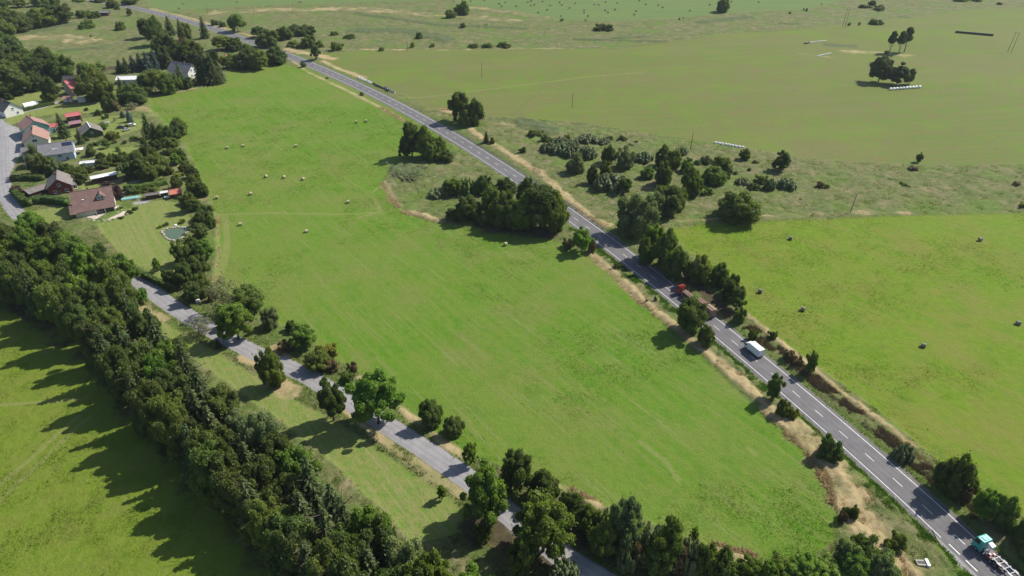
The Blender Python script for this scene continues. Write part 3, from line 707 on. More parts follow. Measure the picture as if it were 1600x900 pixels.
# long tree belt between the lower left field and the side road
lane_side = [(60,378,'L'),(90,398,'D'),(118,414,'L'),(145,430,'L'),(172,442,'D'),(196,452,'L')]
belt_b = [(-70,368,'D'),(-25,385,'L'),(15,402,'D'),(52,412,'L'),(90,424,'L'),(122,430,'D'),(150,446,'L'),(178,462,'D'),(196,492,'D'),(218,522,'S'),(240,548,'D'),(262,560,'S'),(288,588,'L'),(318,612,'S'),(345,645,'S'),(372,665,'D'),(402,695,'G'),(428,722,'G'),(455,752,'D'),(484,776,'L'),(512,800,'S'),(538,828,'S'),(566,850,'S'),(594,868,'L'),(622,888,'D'),(655,915,'G'),(692,948,'L'),(735,968,'L'),(775,990,'D'),(820,1010,'L')]
belt_m = [(-80,410,'D'),(-35,422,'D'),(5,436,'L'),(42,450,'D'),(80,462,'L'),(112,478,'D'),(140,498,'L'),(166,520,'D'),(188,545,'D'),(212,575,'S'),(238,600,'D'),(262,628,'L'),(290,652,'D'),(316,682,'S'),(345,710,'S'),(374,738,'D'),(402,768,'S'),(430,798,'D'),(460,828,'D'),(490,856,'S'),(520,884,'S'),(552,912,'D'),(585,940,'S'),(620,965,'D'),(660,990,'D'),(700,1020,'D')]
belt_f = [(-90,440,'D'),(-45,452,'D'),(-5,466,'D'),(35,482,'D'),(70,498,'S'),(102,518,'D'),(132,540,'D'),(160,568,'D'),(182,598,'S'),(206,630,'D'),(232,662,'S'),(260,690,'D'),(288,718,'D'),(318,748,'S'),(346,778,'D'),(374,808,'D'),(402,838,'S'),(430,868,'D'),(460,898,'D'),(492,928,'S'),(525,955,'D'),(560,985,'D')]
for side, row in (('lane-side', lane_side), ('roadside', belt_b), ('middle', belt_m), ('field-side', belt_f)):
    cnt = {}
    for u, v, k in row:
        ph = KIND[k][2]; cnt[ph] = cnt.get(ph, 0)+1
        p = gp(u-(14 if side == 'roadside' and v > 560 else 0), v+rng.uniform(-5, 5)+(10 if side == 'roadside' and v > 560 else 0))
        if k == 'S': H = rng.uniform(17, 22); r = rng.uniform(3.6, 4.6)
        else: H = rng.uniform(14.5, 19)+(1.8 if side == 'field-side' else 0); r = rng.uniform(4.2, 5.6)
        if v < 470 and k != 'S': H *= .9; r *= 1.1
        kk = 'd' if (k == 'D' and rng.random() < .45) else k
        if 0 < u < 800 and v < 980: lab = f"{ph}, {side} row of the long belt, {ORD[cnt[ph]-1]} such from the left"
        else: lab = f"{ph}, {side} row of the long belt, {ORD[cnt[ph]-1]} such from the left"
        grow(p.x+rng.uniform(-1, 1), p.y, r, H, kk, lab, 'trees of the long belt beside the lower left field')
for i, ((u0, v0, _), (u1, v1, _2)) in enumerate(zip(belt_f[1:-1], belt_f[2:])):
    p = gp((u0+u1)/2+4, (v0+v1)/2-10); grow(p.x, p.y, rng.uniform(4.2, 5.4), rng.uniform(13, 17.5), 'D' if i % 3 else 'd', f"leafy tree filling the field-side half of the long belt, {ORD[i]} from the left", 'trees of the long belt beside the lower left field')
# low undergrowth on the field side of the belt
for i, (u, v) in enumerate([(20,470),(60,495),(110,530),(150,575),(190,625),(222,668),(262,705),(300,745),(345,790),(385,832),(430,880)]):
    p = gp(u, v); grow(p.x, p.y, rng.uniform(2, 3), rng.uniform(2.5, 4), 'B', f"low bush at the shaded foot of the tree belt, {ORD[i]} from the left", 'undergrowth at the foot of the tree belt')

zone("on the upper side road verge", 'trees along the side road', [
 (900,0,105,80,'L'),(1262,185,325,170,'g'),(1370,315,378,50,'S'),(1500,85,350,215,'L'),(1420,-60,190,200,'g'),(1560,-20,150,200,'G'),(1420,30,260,90,'R')], 0, 450)
zone("between side road and mown meadow", 'trees along the side road', [
 (100,110,260,110,'G'),(230,195,290,90,'B'),(310,230,400,170,'L'),(450,320,450,150,'y'),(400,390,530,150,'D'),(480,430,530,110,'R'),(580,500,600,100,'B'),(610,450,545,80,'R'),(190,320,410,110,'R'),
 (120,350,640,150,'d'),(495,560,850,150,'d'),(775,515,900,290,'L'),(1100,680,880,150,'d'),(1240,795,935,130,'d')], 400, 450)
zone("by the lower side road", 'trees along the side road', [
 (1340,30,220,90,'L'),(1165,325,430,58,'L'),(1440,205,620,280,'L'),(1420,560,700,110,'G')], 400, 675)
zone("in the bottom centre thicket", 'trees at the bottom centre', [
 (20,115,420,210,'d'),(195,245,460,200,'D'),(370,375,540,150,'D'),(190,400,830,370,'L'),(60,520,900,160,'d'),(320,800,960,180,'W'),(560,300,730,200,'w'),(690,300,760,220,'G'),(850,370,820,220,'w'),(960,430,860,200,'G'),
 (700,620,880,140,'w'),(1000,600,900,170,'R'),(1090,520,900,190,'w'),(1190,660,930,170,'d'),(1290,700,960,150,'d'),(1130,590,690,60,'L'),(780,560,860,160,'R'),(470,460,640,150,'d'),(560,560,800,180,'D'),(1450,790,960,160,'L'),(1560,800,980,150,'L'),(900,640,900,200,'d')], 800, 675)
zone("near the road junction", 'trees at the road junction', [
 (60,800,960,200,'L'),(190,770,960,220,'L'),(340,815,960,220,'L'),(500,755,940,200,'L'),(460,670,860,150,'G'),(570,660,850,200,'G'),(660,740,930,170,'G'),(720,820,980,150,'G'),(760,615,760,135,'B'),(500,440,550,95,'B'),(450,480,570,60,'R'),(360,10,195,160,'B')], 1200, 675)
zone("behind the teal lorry", 'trees right of the main road', [
 (830,60,185,120,'W'),(1110,110,400,200,'d'),(1250,285,410,75,'D'),(1300,350,560,150,'L'),(1420,395,600,150,'D'),(1210,300,450,90,'R'),(1570,500,700,130,'D'),(1660,480,760,150,'L'),(1510,560,640,90,'G'),(1620,640,820,140,'d'),(1720,640,900,150,'D'),(1550,640,730,60,'B'),(1640,560,760,80,'g')], 1200, 675)
zone("on the bank behind the white van", 'bushes right of the main road', [
 (250,385,545,75,'D'),(120,380,470,90,'R'),(175,420,500,80,'R'),(20,250,330,60,'B'),(-60,290,380,55,'R')], 1200, 450)
zone("across the road from the white van", 'trees left of the main road', [
 (20,515,715,95,'D'),(85,690,810,90,'D'),(130,720,830,80,'y'),], 1200, 450)
zone("left of the red timber lorry", 'trees left of the main road', [
 (1100,70,300,190,'D'),(1200,230,375,110,'d'),(895,42,88,22,'B'),(840,65,95,22,'R')], 800, 450)
zone("right of the red timber lorry", 'trees right of the main road', [
 (1395,-10,150,110,'D'),(1415,110,225,80,'D'),(1350,-50,90,100,'d'),(1500,240,330,60,'B')], 800, 450)
zone("in the row beyond the timber lorry", 'trees right of the main road', [
 (765,290,590,240,'G'),(870,490,720,130,'L'),(950,530,790,150,'D'),(1010,620,850,150,'D'),(1165,665,880,150,'D'),(1110,730,860,100,'d'),(1285,730,900,120,'D'),(1360,800,950,95,'D'),(830,560,760,100,'d')], 800, 225)
zone("at the road corner beyond the thicket", 'trees left of the main road', [
 (435,515,690,120,'L'),(500,590,690,60,'R'),(350,580,665,90,'R'),(655,728,782,52,'B'),(630,775,800,45,'R')], 800, 225)
zone('in the scrub right of the road', 'scrub trees in the wet hollow', [
 (400,50,190,110,'G'),(600,-10,130,90,'D'),(700,15,165,120,'G'),(500,120,255,70,'D'),(585,110,210,80,'G'),(700,210,320,90,'D'),(840,140,222,85,'G'),(940,5,150,100,'D'),(1010,35,160,90,'G'),(940,85,270,110,'D'),(1090,85,180,80,'G'),
 (1110,125,340,130,'D'),(1290,65,210,130,'G'),(1260,125,262,150,'D'),(1340,120,220,60,'G'),(970,262,465,190,'D'),(900,290,460,100,'G'),(1400,270,500,270,'d'),(1450,25,105,62,'d'),(1040,270,420,80,'G')], 800, 225)
zone('in the low scrub beyond the road', 'willow bushes in the wet hollow', [
 (620,175,310,220,'W'),(560,180,300,100,'W'),(820,40,122,110,'W'),(1060,10,75,80,'W'),(1210,62,130,70,'W'),(1210,262,330,80,'B'),(1160,95,135,60,'B'),(1440,205,262,90,'W'),(1550,175,255,90,'B'),(1510,238,295,80,'B'),(1590,235,295,60,'B'),
 (625,300,332,50,'W'),(230,-20,60,110,'W'),(310,-15,75,120,'W'),(380,-10,90,120,'W'),(470,0,100,110,'W'),(300,-50,20,120,'W'),(65,5,62,48,'B'),(1395,165,195,35,'B'),(1520,95,125,40,'B'),(740,0,15,40,'B'),(1480,140,170,30,'B')], 800, 225)
zone("at the upper scrub edge", 'willow bushes in the wet hollow', [
 (150,800,862,100,'B'),(215,830,895,80,'B'),(335,838,878,60,'B'),(610,845,880,55,'B'),(690,840,885,60,'B'),(775,875,897,30,'B'),(470,855,905,140,'W'),(570,870,905,90,'W'),(380,870,910,90,'W')], 800, 0)
zone("in the strip between right fields", 'bushes between the right fields', [
 (70,45,175,110,'d'),(110,205,292,120,'W'),(10,205,292,70,'W'),(320,225,280,60,'R'),(360,245,280,50,'B'),(200,335,350,22,'B'),(942,52,118,42,'P'),(900,132,172,70,'R'),(760,212,230,36,'B'),(860,245,272,50,'B'),(1550,230,266,60,'R'),(1585,358,405,60,'B'),(830,232,252,30,'B')], 1200, 225)
zone("in the roadside thicket", 'trees of the thicket beside the main road', [
 (1150,260,345,130,'w'),(1230,210,330,130,'L'),(1320,195,330,140,'w'),(1420,190,320,110,'D'),(1330,300,490,180,'D'),(1240,400,490,110,'d'),(1560,195,330,140,'D'),(1480,260,480,150,'D'),(1560,275,540,190,'d'),(1660,330,560,170,'D'),(1780,255,560,280,'D'),(1700,195,400,140,'D'),(1870,300,570,150,'D'),(1440,400,510,120,'D')], 400, 225)
zone("at the thicket's far end", 'trees of the thicket beside the main road', [
 (980,-135,95,150,'d'),(1060,-120,100,130,'D'),(1150,-60,60,90,'d'),(1190,30,118,100,'D'),(1110,0,112,90,'D'),(930,0,95,80,'d')], 400, 225)
for i, (u, v) in enumerate([(632,258),(645,268),(622,270),(655,260),(640,276)]):
    p = gp(u, v+4); grow(p.x, p.y, 4.2, 1.6, 'W', f"low grey-green reed patch at the tip of the thicket tongue, {ORD[i]} of five", 'reed patches by the thicket')
zone("by the far straight road", 'trees along the far road', [
 (1275,570,770,130,'D'),(1360,600,790,130,'D'),(1315,640,795,120,'D'),(1440,815,900,50,'S'),(1475,850,905,35,'B'),(378,278,380,62,'D'),(298,380,423,34,'D'),(445,478,493,18,'B'),(662,568,598,28,'B')], 400, 0)
zone("in the copse by the far road", 'trees by the far bend', [
 (20,165,240,90,'D'),(80,172,300,140,'D'),(180,155,255,100,'D'),(245,150,200,80,'D'),(310,165,225,120,'D'),(350,160,220,60,'D'),(240,248,300,100,'B'),(330,208,302,100,'D'),(400,245,300,70,'B'),(130,282,405,150,'D'),(30,310,440,120,'D'),(-20,290,430,120,'d'),(510,245,322,80,'B')], 400, 0)
zone("in the rough far pasture", 'bushes in the far pasture', [
 (590,212,246,80,'B'),(490,190,226,55,'B'),(785,288,320,38,'B'),(978,258,300,28,'D'),(1020,190,245,46,'B'),(1100,265,298,38,'B'),(1295,135,176,42,'B'),(1220,55,115,75,'D'),(1262,20,98,60,'D'),(1300,-5,98,70,'D'),(1360,282,302,70,'B'),(1450,280,303,80,'B'),(1550,280,303,90,'B'),(1430,150,165,30,'B')], 400, 0)
zone('beside the farthest field', 'bushes by the farthest field', [
 (310,110,135,26,'B'),(545,138,196,90,'B'),(600,145,198,80,'B'),(1312,-30,78,85,'d'),(1045,106,126,12,'B'),(1072,108,118,8,'B')], 800, 0)
zone("in the top right scrubland", 'bushes at the top right', [
 (645,0,50,48,'D'),(595,22,52,70,'B'),(690,25,68,90,'B'),(670,128,156,90,'B'),(1200,-10,14,90,'B'),(1300,-10,12,80,'B'),(1445,8,32,42,'B'),(505,136,160,20,'B'),(570,132,156,15,'B'),(240,46,72,14,'B'),(222,46,66,10,'B'),(135,70,88,18,'B'),(335,18,28,10,'B')], 1200, 0)
zone("in the far meadow clump", 'pines on the far right meadow', [
 (758,190,330,46,'p'),(850,165,325,56,'p'),(815,190,335,56,'p'),(688,320,512,130,'P'),(803,392,535,120,'P'),(880,425,528,50,'P')], 1200, 0)
# upper-left woods and pastures
zone("in the top left wood", 'trees of the top left wood', [
 (130,-10,50,90,'D'),(260,-40,45,110,'D'),(340,-30,35,80,'D'),(140,50,205,160,'D'),(270,45,175,150,'D'),(400,25,155,140,'D'),(330,20,110,110,'d'),(40,30,150,120,'D'),(40,110,230,130,'d'),(30,180,320,120,'D'),(500,-20,15,80,'B'),(620,-30,18,100,'B'),(20,-30,60,110,'d'),(200,60,150,90,'d')])
zone("in the top left pasture", 'bushes of the top left pasture', [
 (550,115,182,105,'B'),(530,45,115,90,'B'),(590,60,118,80,'B'),(760,122,192,66,'B'),(710,-15,52,80,'D'),(812,50,102,34,'d'),(820,-25,30,90,'D'),(645,392,442,40,'B'),(370,130,160,26,'B'),(570,215,235,14,'B'),(735,30,62,40,'B')])
zone("in woods left of the red-roofed house", 'trees left of the red-roofed house', [
 (90,225,390,170,'D'),(200,290,420,150,'D'),(300,285,440,150,'D'),(30,280,430,140,'D'),(160,320,470,150,'D'),(260,360,520,150,'d'),(330,370,500,110,'D'),(60,360,500,140,'D'),(110,405,595,230,'D'),(410,330,510,140,'d'),(340,475,640,100,'D'),(320,560,645,90,'d'),(0,470,600,120,'D'),(230,440,570,110,'D'),(120,580,600,40,'B'),(60,570,625,50,'B')])
zone('beside the red-roofed house', 'trees beside the red-roofed house', [
 (600,385,580,150,'D'),(625,420,640,180,'D'),(660,450,620,120,'D'),(700,560,700,90,'D')])
zone("in the row behind the white house", 'conifers behind the white house', [
 (760,370,460,80,'S'),(800,355,462,70,'S'),(845,340,455,75,'s'),(890,325,450,75,'s'),(935,315,450,75,'s'),(980,300,440,75,'s'),(1020,290,430,80,'S'),(1060,300,430,80,'S')])
zone("in woods behind the white house", 'trees behind the white house', [
 (930,112,245,105,'D'),(1000,100,290,110,'D'),(1070,95,225,80,'S'),(1130,112,205,50,'S'),(1165,130,255,80,'D'),(1285,95,245,66,'S'),(1060,200,370,150,'D'),(1150,215,350,110,'R'),(1215,240,400,130,'D'),(1130,250,400,110,'D'),(1010,220,340,110,'d'),(1270,330,520,110,'S'),(1300,285,530,130,'S'),(1340,320,530,130,'S'),(1380,370,510,80,'S'),(1240,300,440,100,'S'),(1180,300,400,90,'S'),(1400,340,430,60,'Y')])
zone("between white house and main road", 'trees behind the white house', [
 (1400,220,322,130,'D'),(1470,225,322,110,'D'),(1550,275,345,90,'D'),(1470,330,432,110,'D'),(1540,320,436,110,'D'),(1490,85,205,110,'D'),(1350,112,162,60,'B'),(1395,130,172,45,'B'),(1600,330,438,90,'D'),(1345,300,400,60,'D')])
zone('in front of the white house', 'trees in front of the white house', [
 (980,432,592,180,'D'),(1060,450,590,110,'D'),(920,450,570,80,'d'),(1110,450,572,90,'D'),(1145,390,560,80,'S'),(1190,480,560,60,'d'),(850,512,655,170,'D'),(790,530,630,80,'d'),(760,478,560,46,'S'),(1215,470,540,30,'R')])
zone("at the upper garden corner", 'trees at the garden corner', [
 (720,600,700,90,'R'),(760,580,650,70,'g'),(815,682,762,52,'s'),(825,640,690,80,'g'),(690,640,700,60,'D'),(620,682,725,46,'B'),(770,690,735,40,'s'),(670,700,740,30,'B')])
zone("between the village and mown meadow", 'trees of the garden belt', [
 (940,700,870,90,'S'),(985,760,900,90,'S'),(1030,770,900,90,'d'),(1080,780,900,100,'D'),(1130,730,850,105,'d'),(1090,860,960,90,'D')])
zone("near the green-walled house", 'trees near the green-walled house', [
 (408,700,862,78,'S'),(515,790,905,46,'S'),(720,810,880,80,'B'),(650,765,810,60,'L'),(590,775,850,70,'B')])
Z = dict(ox=100, oy=160, s=5.625)
zone('in the middle village garden', 'garden trees', [
 (660,440,680,210,'D'),(770,340,560,160,'D'),(840,440,650,190,'D'),(760,500,690,170,'D'),(700,420,520,120,'D'),(880,470,600,110,'D'),(990,440,560,100,'L'),(1040,400,530,90,'D'),(1080,510,620,110,'D'),(1140,560,680,110,'d'),(1020,590,660,110,'y'),(1180,620,830,150,'d'),(1230,680,840,110,'d'),(1090,810,900,120,'D'),(1000,640,760,90,'D'),
 (930,400,470,80,'D'),(350,490,590,110,'D'),(440,440,540,90,'D'),(520,420,540,110,'D'),(250,380,480,80,'D'),(380,320,405,70,'D'),(240,350,400,60,'B'),(590,570,650,70,'D'),(600,720,810,80,'G'),(720,730,800,100,'B'),(800,730,790,90,'B'),(660,760,810,60,'L'),(300,340,380,90,'B'),(420,250,330,90,'D'),(350,170,240,110,'g'),(310,50,120,60,'B'),(380,90,130,40,'B'),(440,320,370,60,'B'),(620,290,330,80,'B')], **Z)
zone('beside the brown-roofed house', 'garden shrubs', [
 (480,700,870,120,'U'),(380,690,740,90,'U'),(120,600,720,110,'D'),(170,620,720,90,'d'),(40,590,680,100,'D')], **Z)
zone("in the belt beside the pond garden", 'trees right of the pond garden', [
 (1190,300,430,100,'D'),(1230,330,420,80,'d'),(1290,370,480,110,'D'),(1270,420,520,100,'D'),(1330,440,530,60,'D'),(1260,500,600,110,'D'),(1300,590,740,120,'L'),(1230,600,720,110,'D'),(1150,600,760,110,'G'),(1250,690,850,130,'D'),(1170,740,900,110,'D'),(1270,800,960,130,'D'),(1100,780,880,90,'D'),(1050,760,860,60,'B'),(990,705,800,45,'L'),(1230,860,1000,130,'D'),(1330,880,990,60,'R'),(1210,560,680,80,'d')], 0, 225)
zone("by the village yard", 'trees by the village yard', [
 (250,10,200,110,'G'),(310,60,200,90,'G'),(370,90,200,80,'G'),(110,250,320,80,'U'),(180,270,330,60,'R'),(20,490,580,70,'B'),(230,-10,100,60,'G'),(440,110,190,80,'D'),(510,140,220,90,'D'),(110,560,590,50,'B')], 0, 225)
zone('among the village gardens', 'garden bushes', [
 (150,320,365,60,'B'),(205,300,345,50,'D'),(260,420,480,60,'w'),(330,430,500,70,'D'),(480,380,430,50,'B'),(540,330,370,40,'D'),(500,540,600,60,'w'),(560,640,700,60,'B'),(460,580,640,50,'y'),(240,560,620,70,'D'),(190,530,590,60,'G'),(90,640,700,60,'B'),(700,300,360,60,'D'),
 (560,180,225,40,'B'),(450,130,170,40,'g'),(350,110,150,36,'B'),(200,40,75,40,'B'),(640,400,450,60,'B'),(860,650,720,70,'B'),(940,560,640,70,'D'),(830,330,430,80,'D'),(910,300,400,80,'D')], **Z)
print('veg objects', len(C.objects))

# ------------------------------------------------------------------ buildings
M['w_white'] = plain('white_render', (.66, .65, .62), .8, noise=.06); M['w_cream'] = plain('cream_render', (.56, .54, .44), .8, noise=.08)
M['w_red'] = plain('dark_red_boards', (.16, .035, .032), .75, noise=.2); M['w_brown'] = plain('dark_timber', (.075, .045, .03), .8, noise=.3)
M['w_beige'] = plain('beige_render', (.42, .34, .25), .8, noise=.1); M['w_blue'] = plain('pale_blue_render', (.38, .45, .55), .8, noise=.06)
M['w_turq'] = plain('turquoise_boards', (.22, .42, .38), .7, noise=.08); M['w_ivy'] = plain('ivy_wall', (.045, .08, .025), .9, noise=.5, scale=2)
M['r_brown'] = tile_mat('brown_tiles', (.165, .098, .085)); M['r_pink'] = tile_mat('faded_red_tiles', (.33, .19, .155)); M['r_grey'] = tile_mat('grey_tiles', (.17, .17, .19))
M['r_old'] = tile_mat('old_grey_brown_tiles', (.19, .165, .15)); M['r_dark'] = tile_mat('dark_tiles', (.07, .065, .065)); M['r_red'] = tile_mat('red_sheet_roof', (.42, .115, .115), .8)
M['r_orange'] = plain('orange_sheet_roof', (.44, .15, .10), .6, noise=.08); M['r_white'] = plain('white_sheet_roof', (.62, .62, .62), .6, noise=.15, scale=1)
M['r_mauve'] = plain('mauve_sheet_roof', (.26, .14, .16), .6, noise=.1); M['trim'] = plain('white_trim', (.75, .75, .73), .5, noise=.04)
M['glass'] = plain('window_glass', (.03, .035, .045), .08, spec=.6, noise=.1); M['brick'] = plain('chimney_brick', (.22, .11, .08), .85, noise=.25)
M['wood'] = plain('weathered_wood', (.16, .12, .085), .8, noise=.3); M['pv'] = plain('solar_glass', (.015, .02, .05), .12, spec=.7, noise=.1)
M['stone'] = plain('garden_stone', (.33, .30, .27), .9, noise=.3, scale=2); M['terrace'] = plain('terrace_paving', (.45, .38, .33), .85, noise=.15, scale=1)

def house(name, label, A, B, zr, ze, hl, hr, wall, roof, cat='house', over=.45, wins=(), chimney=None, group=None, door=None, ridge_trim=None, length=None, back=0):
    """ridge runs from photo point A to B at height zr; hl/hr = half widths left/right of A->B; wins: (face, along, z, w, h)"""
    a = gp(*A, zr); b = gp(*B, zr); d = (b-a); Lr = d.length; ang = math.atan2(d.y, d.x)
    if length: Lr = length
    root = empty(name, (a.x, a.y, 0), ang, label, cat, group)
    x0, x1 = over*.7, Lr-over*.7
    w = MB(); zl = ze; top = zr-.12; sl = (zr-ze)/max(hl, hr); el = zr-hl*sl; er = zr-hr*sl; e = .25
    prof = [(x0, -hr+e, -.3), (x0, hl-e, -.3), (x0, hl-e, el+sl*e-.1), (x0, 0, top-.08), (x0, -hr+e, er+sl*e-.1)]
    P = prof+[(x1, p[1], p[2]) for p in prof]
    w.add(P, [(0,1,2,3,4)[::-1], (5,6,7,8,9), (0,5,6,1)[::-1]]+[(i, i+5, (i+1) % 5+5, (i+1) % 5)[::-1] for i in range(1, 5)])
    w.build('wall', M[wall], root)
    r = MB(); t = .16
    for sgn, h, ee in ((1, hl, el), (-1, hr, er)):
        o = over; yo = sgn*(h+o); zo = ee-o*sl
        q = [(-0.0, 0, zr), (Lr, 0, zr), (Lr, yo, zo), (0, yo, zo)]
        q = [(p[0]+(-.25 if i in (0, 3) else .25), p[1], p[2]) for i, p in enumerate(q)]
        P = q+[(p[0], p[1], p[2]-t) for p in q]
        r.add(P, [(0,1,2,3), (7,6,5,4), (0,4,5,1), (1,5,6,2), (2,6,7,3), (3,7,4,0)] if sgn < 0 else [(3,2,1,0), (4,5,6,7), (1,5,4,0), (2,6,5,1), (3,7,6,2), (0,4,7,3)])
    ro = r.build('roof', M[roof], root)
    rc = MB(); rc.box((Lr/2, 0, zr+.03), (Lr+.4, .36, .14)); rc.build('ridge_cap', M[ridge_trim or roof], ro)
    for face, al, z, ww, hh in wins:
        f = MB(); p = MB()
        if face in 'lr':
            y = (hl-.25) if face == 'l' else -(hr-.25); s = 1 if face == 'l' else -1
            f.box((al, y+s*.03, z), (ww+.2, .1, hh+.2)); p.box((al, y+s*.07, z), (ww, .08, hh)); 
            f.box((al, y+s*.12, z), (.06, .05, hh)); f.box((al, y+s*.14, z-hh/2-.12), (ww+.4, .22, .07))
        else:
            x = x0 if face == 'a' else x1; s = -1 if face == 'a' else 1
            f.box((x+s*.03, al, z), (.1, ww+.2, hh+.2)); p.box((x+s*.07, al, z), (.08, ww, hh))
            f.box((x+s*.12, al, z), (.05, .06, hh)); f.box((x+s*.14, al, z-hh/2-.12), (.22, ww+.4, .07))
        fo = f.build('window', M['trim'], root); p.build('pane', M['glass'], fo)
    if door:
        face, al = door; dd = MB()
        if face in 'lr':
            y = (hl-.22) if face == 'l' else -(hr-.22); dd.box((al, y, 1.0), (1.0, .12, 2.1))
        else: dd.box(((x0-.03) if face == 'a' else (x1+.03), al, 1.0), (.12, 1.0, 2.1))
        dd.build('door', M['wood'], root)
    if chimney:
        cx, cy, ch = chimney; c = MB(); zb = zr-abs(cy)*sl; c.box((cx, cy, zb+ch/2-.3), (.6, .6, ch+.6)); c.box((cx, cy, zb+ch+.06), (.75, .75, .12))
        co = c.build('chimney', M['brick'], ro)
        c = MB(); c.box((cx, cy, zb+ch+.2), (.3, .3, .2)); c.build('chimney_pot', M['r_dark'], co)
    return root, Lr, sl
# brown-roofed house with dormer and terrace
hb, L0, sl = house('brown_roofed_house', 'large house with broad brown tiled roof, dormer and terrace beside the striped lawn', (109.5,300.5), (173,290), 8.4, 2.7, 6.5, 9.6, 'w_cream', 'r_brown',
   wins=[('b',-1.2,5.4,1.2,1.2),('b',2.,5.2,1,1.1),('b',3,1.5,1.3,1.3),('l',4,1.6,1.4,1.2),('l',10,1.6,1.4,1.2),('a',-2,4.8,1.2,1.2)], door=('l', 7), chimney=(6.5, 2.0, 1.3))
ro = [c for c in hb.children if c.name.startswith('roof')][0]
dz = MB(); dx = L0*.70; yb = -1.6; yf = -5.6; zt = 8.4+sl*yb
dz.prism([(dx-1.5, 8.4+sl*yf-.4), (dx+1.5, 8.4+sl*yf-.4), (dx+1.5, 6.3), (dx, 7.7), (dx-1.5, 6.3)], yf, yb); dd = dz.build('dormer', M['w_white'], hb)
dr = MB()
for s_ in (-1, 1):
    dr.add([(dx, yf-.5, 7.95), (dx, yb-.2, 7.95), (dx+s_*2.1, yb-2.2, 5.95), (dx+s_*2.1, yf-.5, 5.95)]+[(dx, yf-.5, 7.8), (dx, yb-.2, 7.8), (dx+s_*2.1, yb-2.2, 5.8), (dx+s_*2.1, yf-.5, 5.8)], [(0,1,2,3) if s_ < 0 else (3,2,1,0), (7,6,5,4), (0,3,7,4), (1,5,6,2), (2,6,7,3), (0,4,5,1)])
dr.build('dormer_roof', M['r_brown'], dd)
dw = MB(); dw.box((dx-.55, yf-.04, 5.9), (.75, .08, .9)); dw.box((dx+.55, yf-.04, 5.9), (.75, .08, .9)); dw.build('pane', M['glass'], dd)
pw = MB(); pw.box((4.2, -4.4, 8.4-4.4*sl+.05), (.8, 1.0, .12)); pw.build('roof_window', M['trim'], hb)
tv = MB(); tv.box((L0-4.3, -9.36, 1.25), (7.2, .3, 2.3)); tv.build('terrace_opening', M['glass'], hb)
for k in range(3):
    c = MB(); c.box((L0-7.8+k*3.6, -9.75, 1.2), (.28, .28, 2.5)); c.build('terrace_post', M['trim'], hb)
lean = MB(); lean.add([(-1.6,-6,4.6),(1.2,-6,4.6),(1.2,-10.6,2.3),(-1.6,-10.6,2.3),(-1.6,-6,4.45),(1.2,-6,4.45),(1.2,-10.6,2.15),(-1.6,-10.6,2.15)], [(3,2,1,0),(4,5,6,7),(0,1,5,4),(1,2,6,5),(2,3,7,6),(3,0,4,7)]); lean.build('porch_roof', M['r_brown'], hb)
house('red_board_house', 'dark red timber house with grey-brown roof and white patches on it', (88,280), (89,265.5), 7.6, 3.8, 5.1, 4.9, 'w_red', 'r_old', wins=[('a',0,4.6,1.1,1.1),('a',-2.3,1.6,1.2,1.2),('a',2.3,1.6,1.2,1.2),('l',4,1.8,1.1,1.1),('r',5,1.8,1.1,1.1),('r',9,1.8,1.1,1.1)], chimney=(9, 1.2, 1.0), door=('a', .3))
house('glazed_annex', 'low grey-roofed glazed annex in front of the dark red timber house', (90,291), (115,284), 3.2, 2.7, 2, 2.2, 'w_white', 'r_grey', cat='annex', over=.3, wins=[('r',2,1.4,1.4,1.4),('r',4.2,1.4,1.4,1.4),('r',6.4,1.4,1.4,1.4)])
hg, Lg, slg = house('grey_roofed_house', 'long house with grey roof carrying solar panels and pale blue wall', (58,226.5), (112.5,219), 8.0, 4.6, 5, 7.5, 'w_blue', 'r_grey', wins=[('b',-2,3.4,1.2,1.3),('b',1.5,3.4,1.2,1.3),('r',4,3,1.6,1.2),('r',9,3,1.6,1.2)], chimney=(13, 1, .9), door=('r', 12))
for k in range(4):
    q = MB(); y = -2.1; x = Lg-4.8+k*1.15
    def rp(xx, yy, lift): return (xx, yy, 8.0+slg*yy+lift)
    q.add([rp(x,-.9,.06), rp(x+1.0,-.9,.06), rp(x+1.0,-3.2,.06), rp(x,-3.2,.06), rp(x,-.9,.14), rp(x+1.0,-.9,.14), rp(x+1.0,-3.2,.14), rp(x,-3.2,.14)], [(0,1,2,3),(7,6,5,4),(0,4,5,1),(1,5,6,2),(2,6,7,3),(3,7,4,0)]); q.build('solar_panel', M['pv'], hg)
q = MB(); q.box((Lg-8.2, -4.3, 8-4.3*slg+.1), (2.6, .3, .2)); q.box((Lg-8.9, -4.6, 8-4.6*slg+.1), (.6, .5, .2)); q.build('roof_window', M['trim'], hg)
house('grey_wing', 'lower grey-roofed wing between the yard and the willow-like tree', (32,231), (53,228), 5.6, 3.6, 3.5, 5.5, 'w_white', 'r_grey', cat='annex', wins=[('a',-1,2,1.1,1.1),('r',3,1.8,1.3,1.2)])
house('cream_gable_house', 'cream house with gable and faded red tiled roof facing the yard', (50,209), (51.5,195.5), 8.8, 4.7, 5.6, 6.0, 'w_cream', 'r_pink', wins=[('a',0,4.9,2.2,1.4),('a',-2.6,1.8,1.2,1.3),('a',2.6,1.8,1.2,1.3),('r',4,3,1.1,1.2),('r',8,3,1.1,1.2),('a',0,7.2,.6,.6)], chimney=(11, .8, 1.0), door=('a', 0))
house('turquoise_gable_house', 'house with turquoise gable behind the cream house', (53,188.5), (42,180), 9.6, 5.6, 6, 6.4, 'w_turq', 'r_pink', wins=[('a',0,7.2,.8,.8),('a',-2,4,1.2,1.2),('l',5,3.6,1.2,1.2)], chimney=(10, -.8, 1.1))
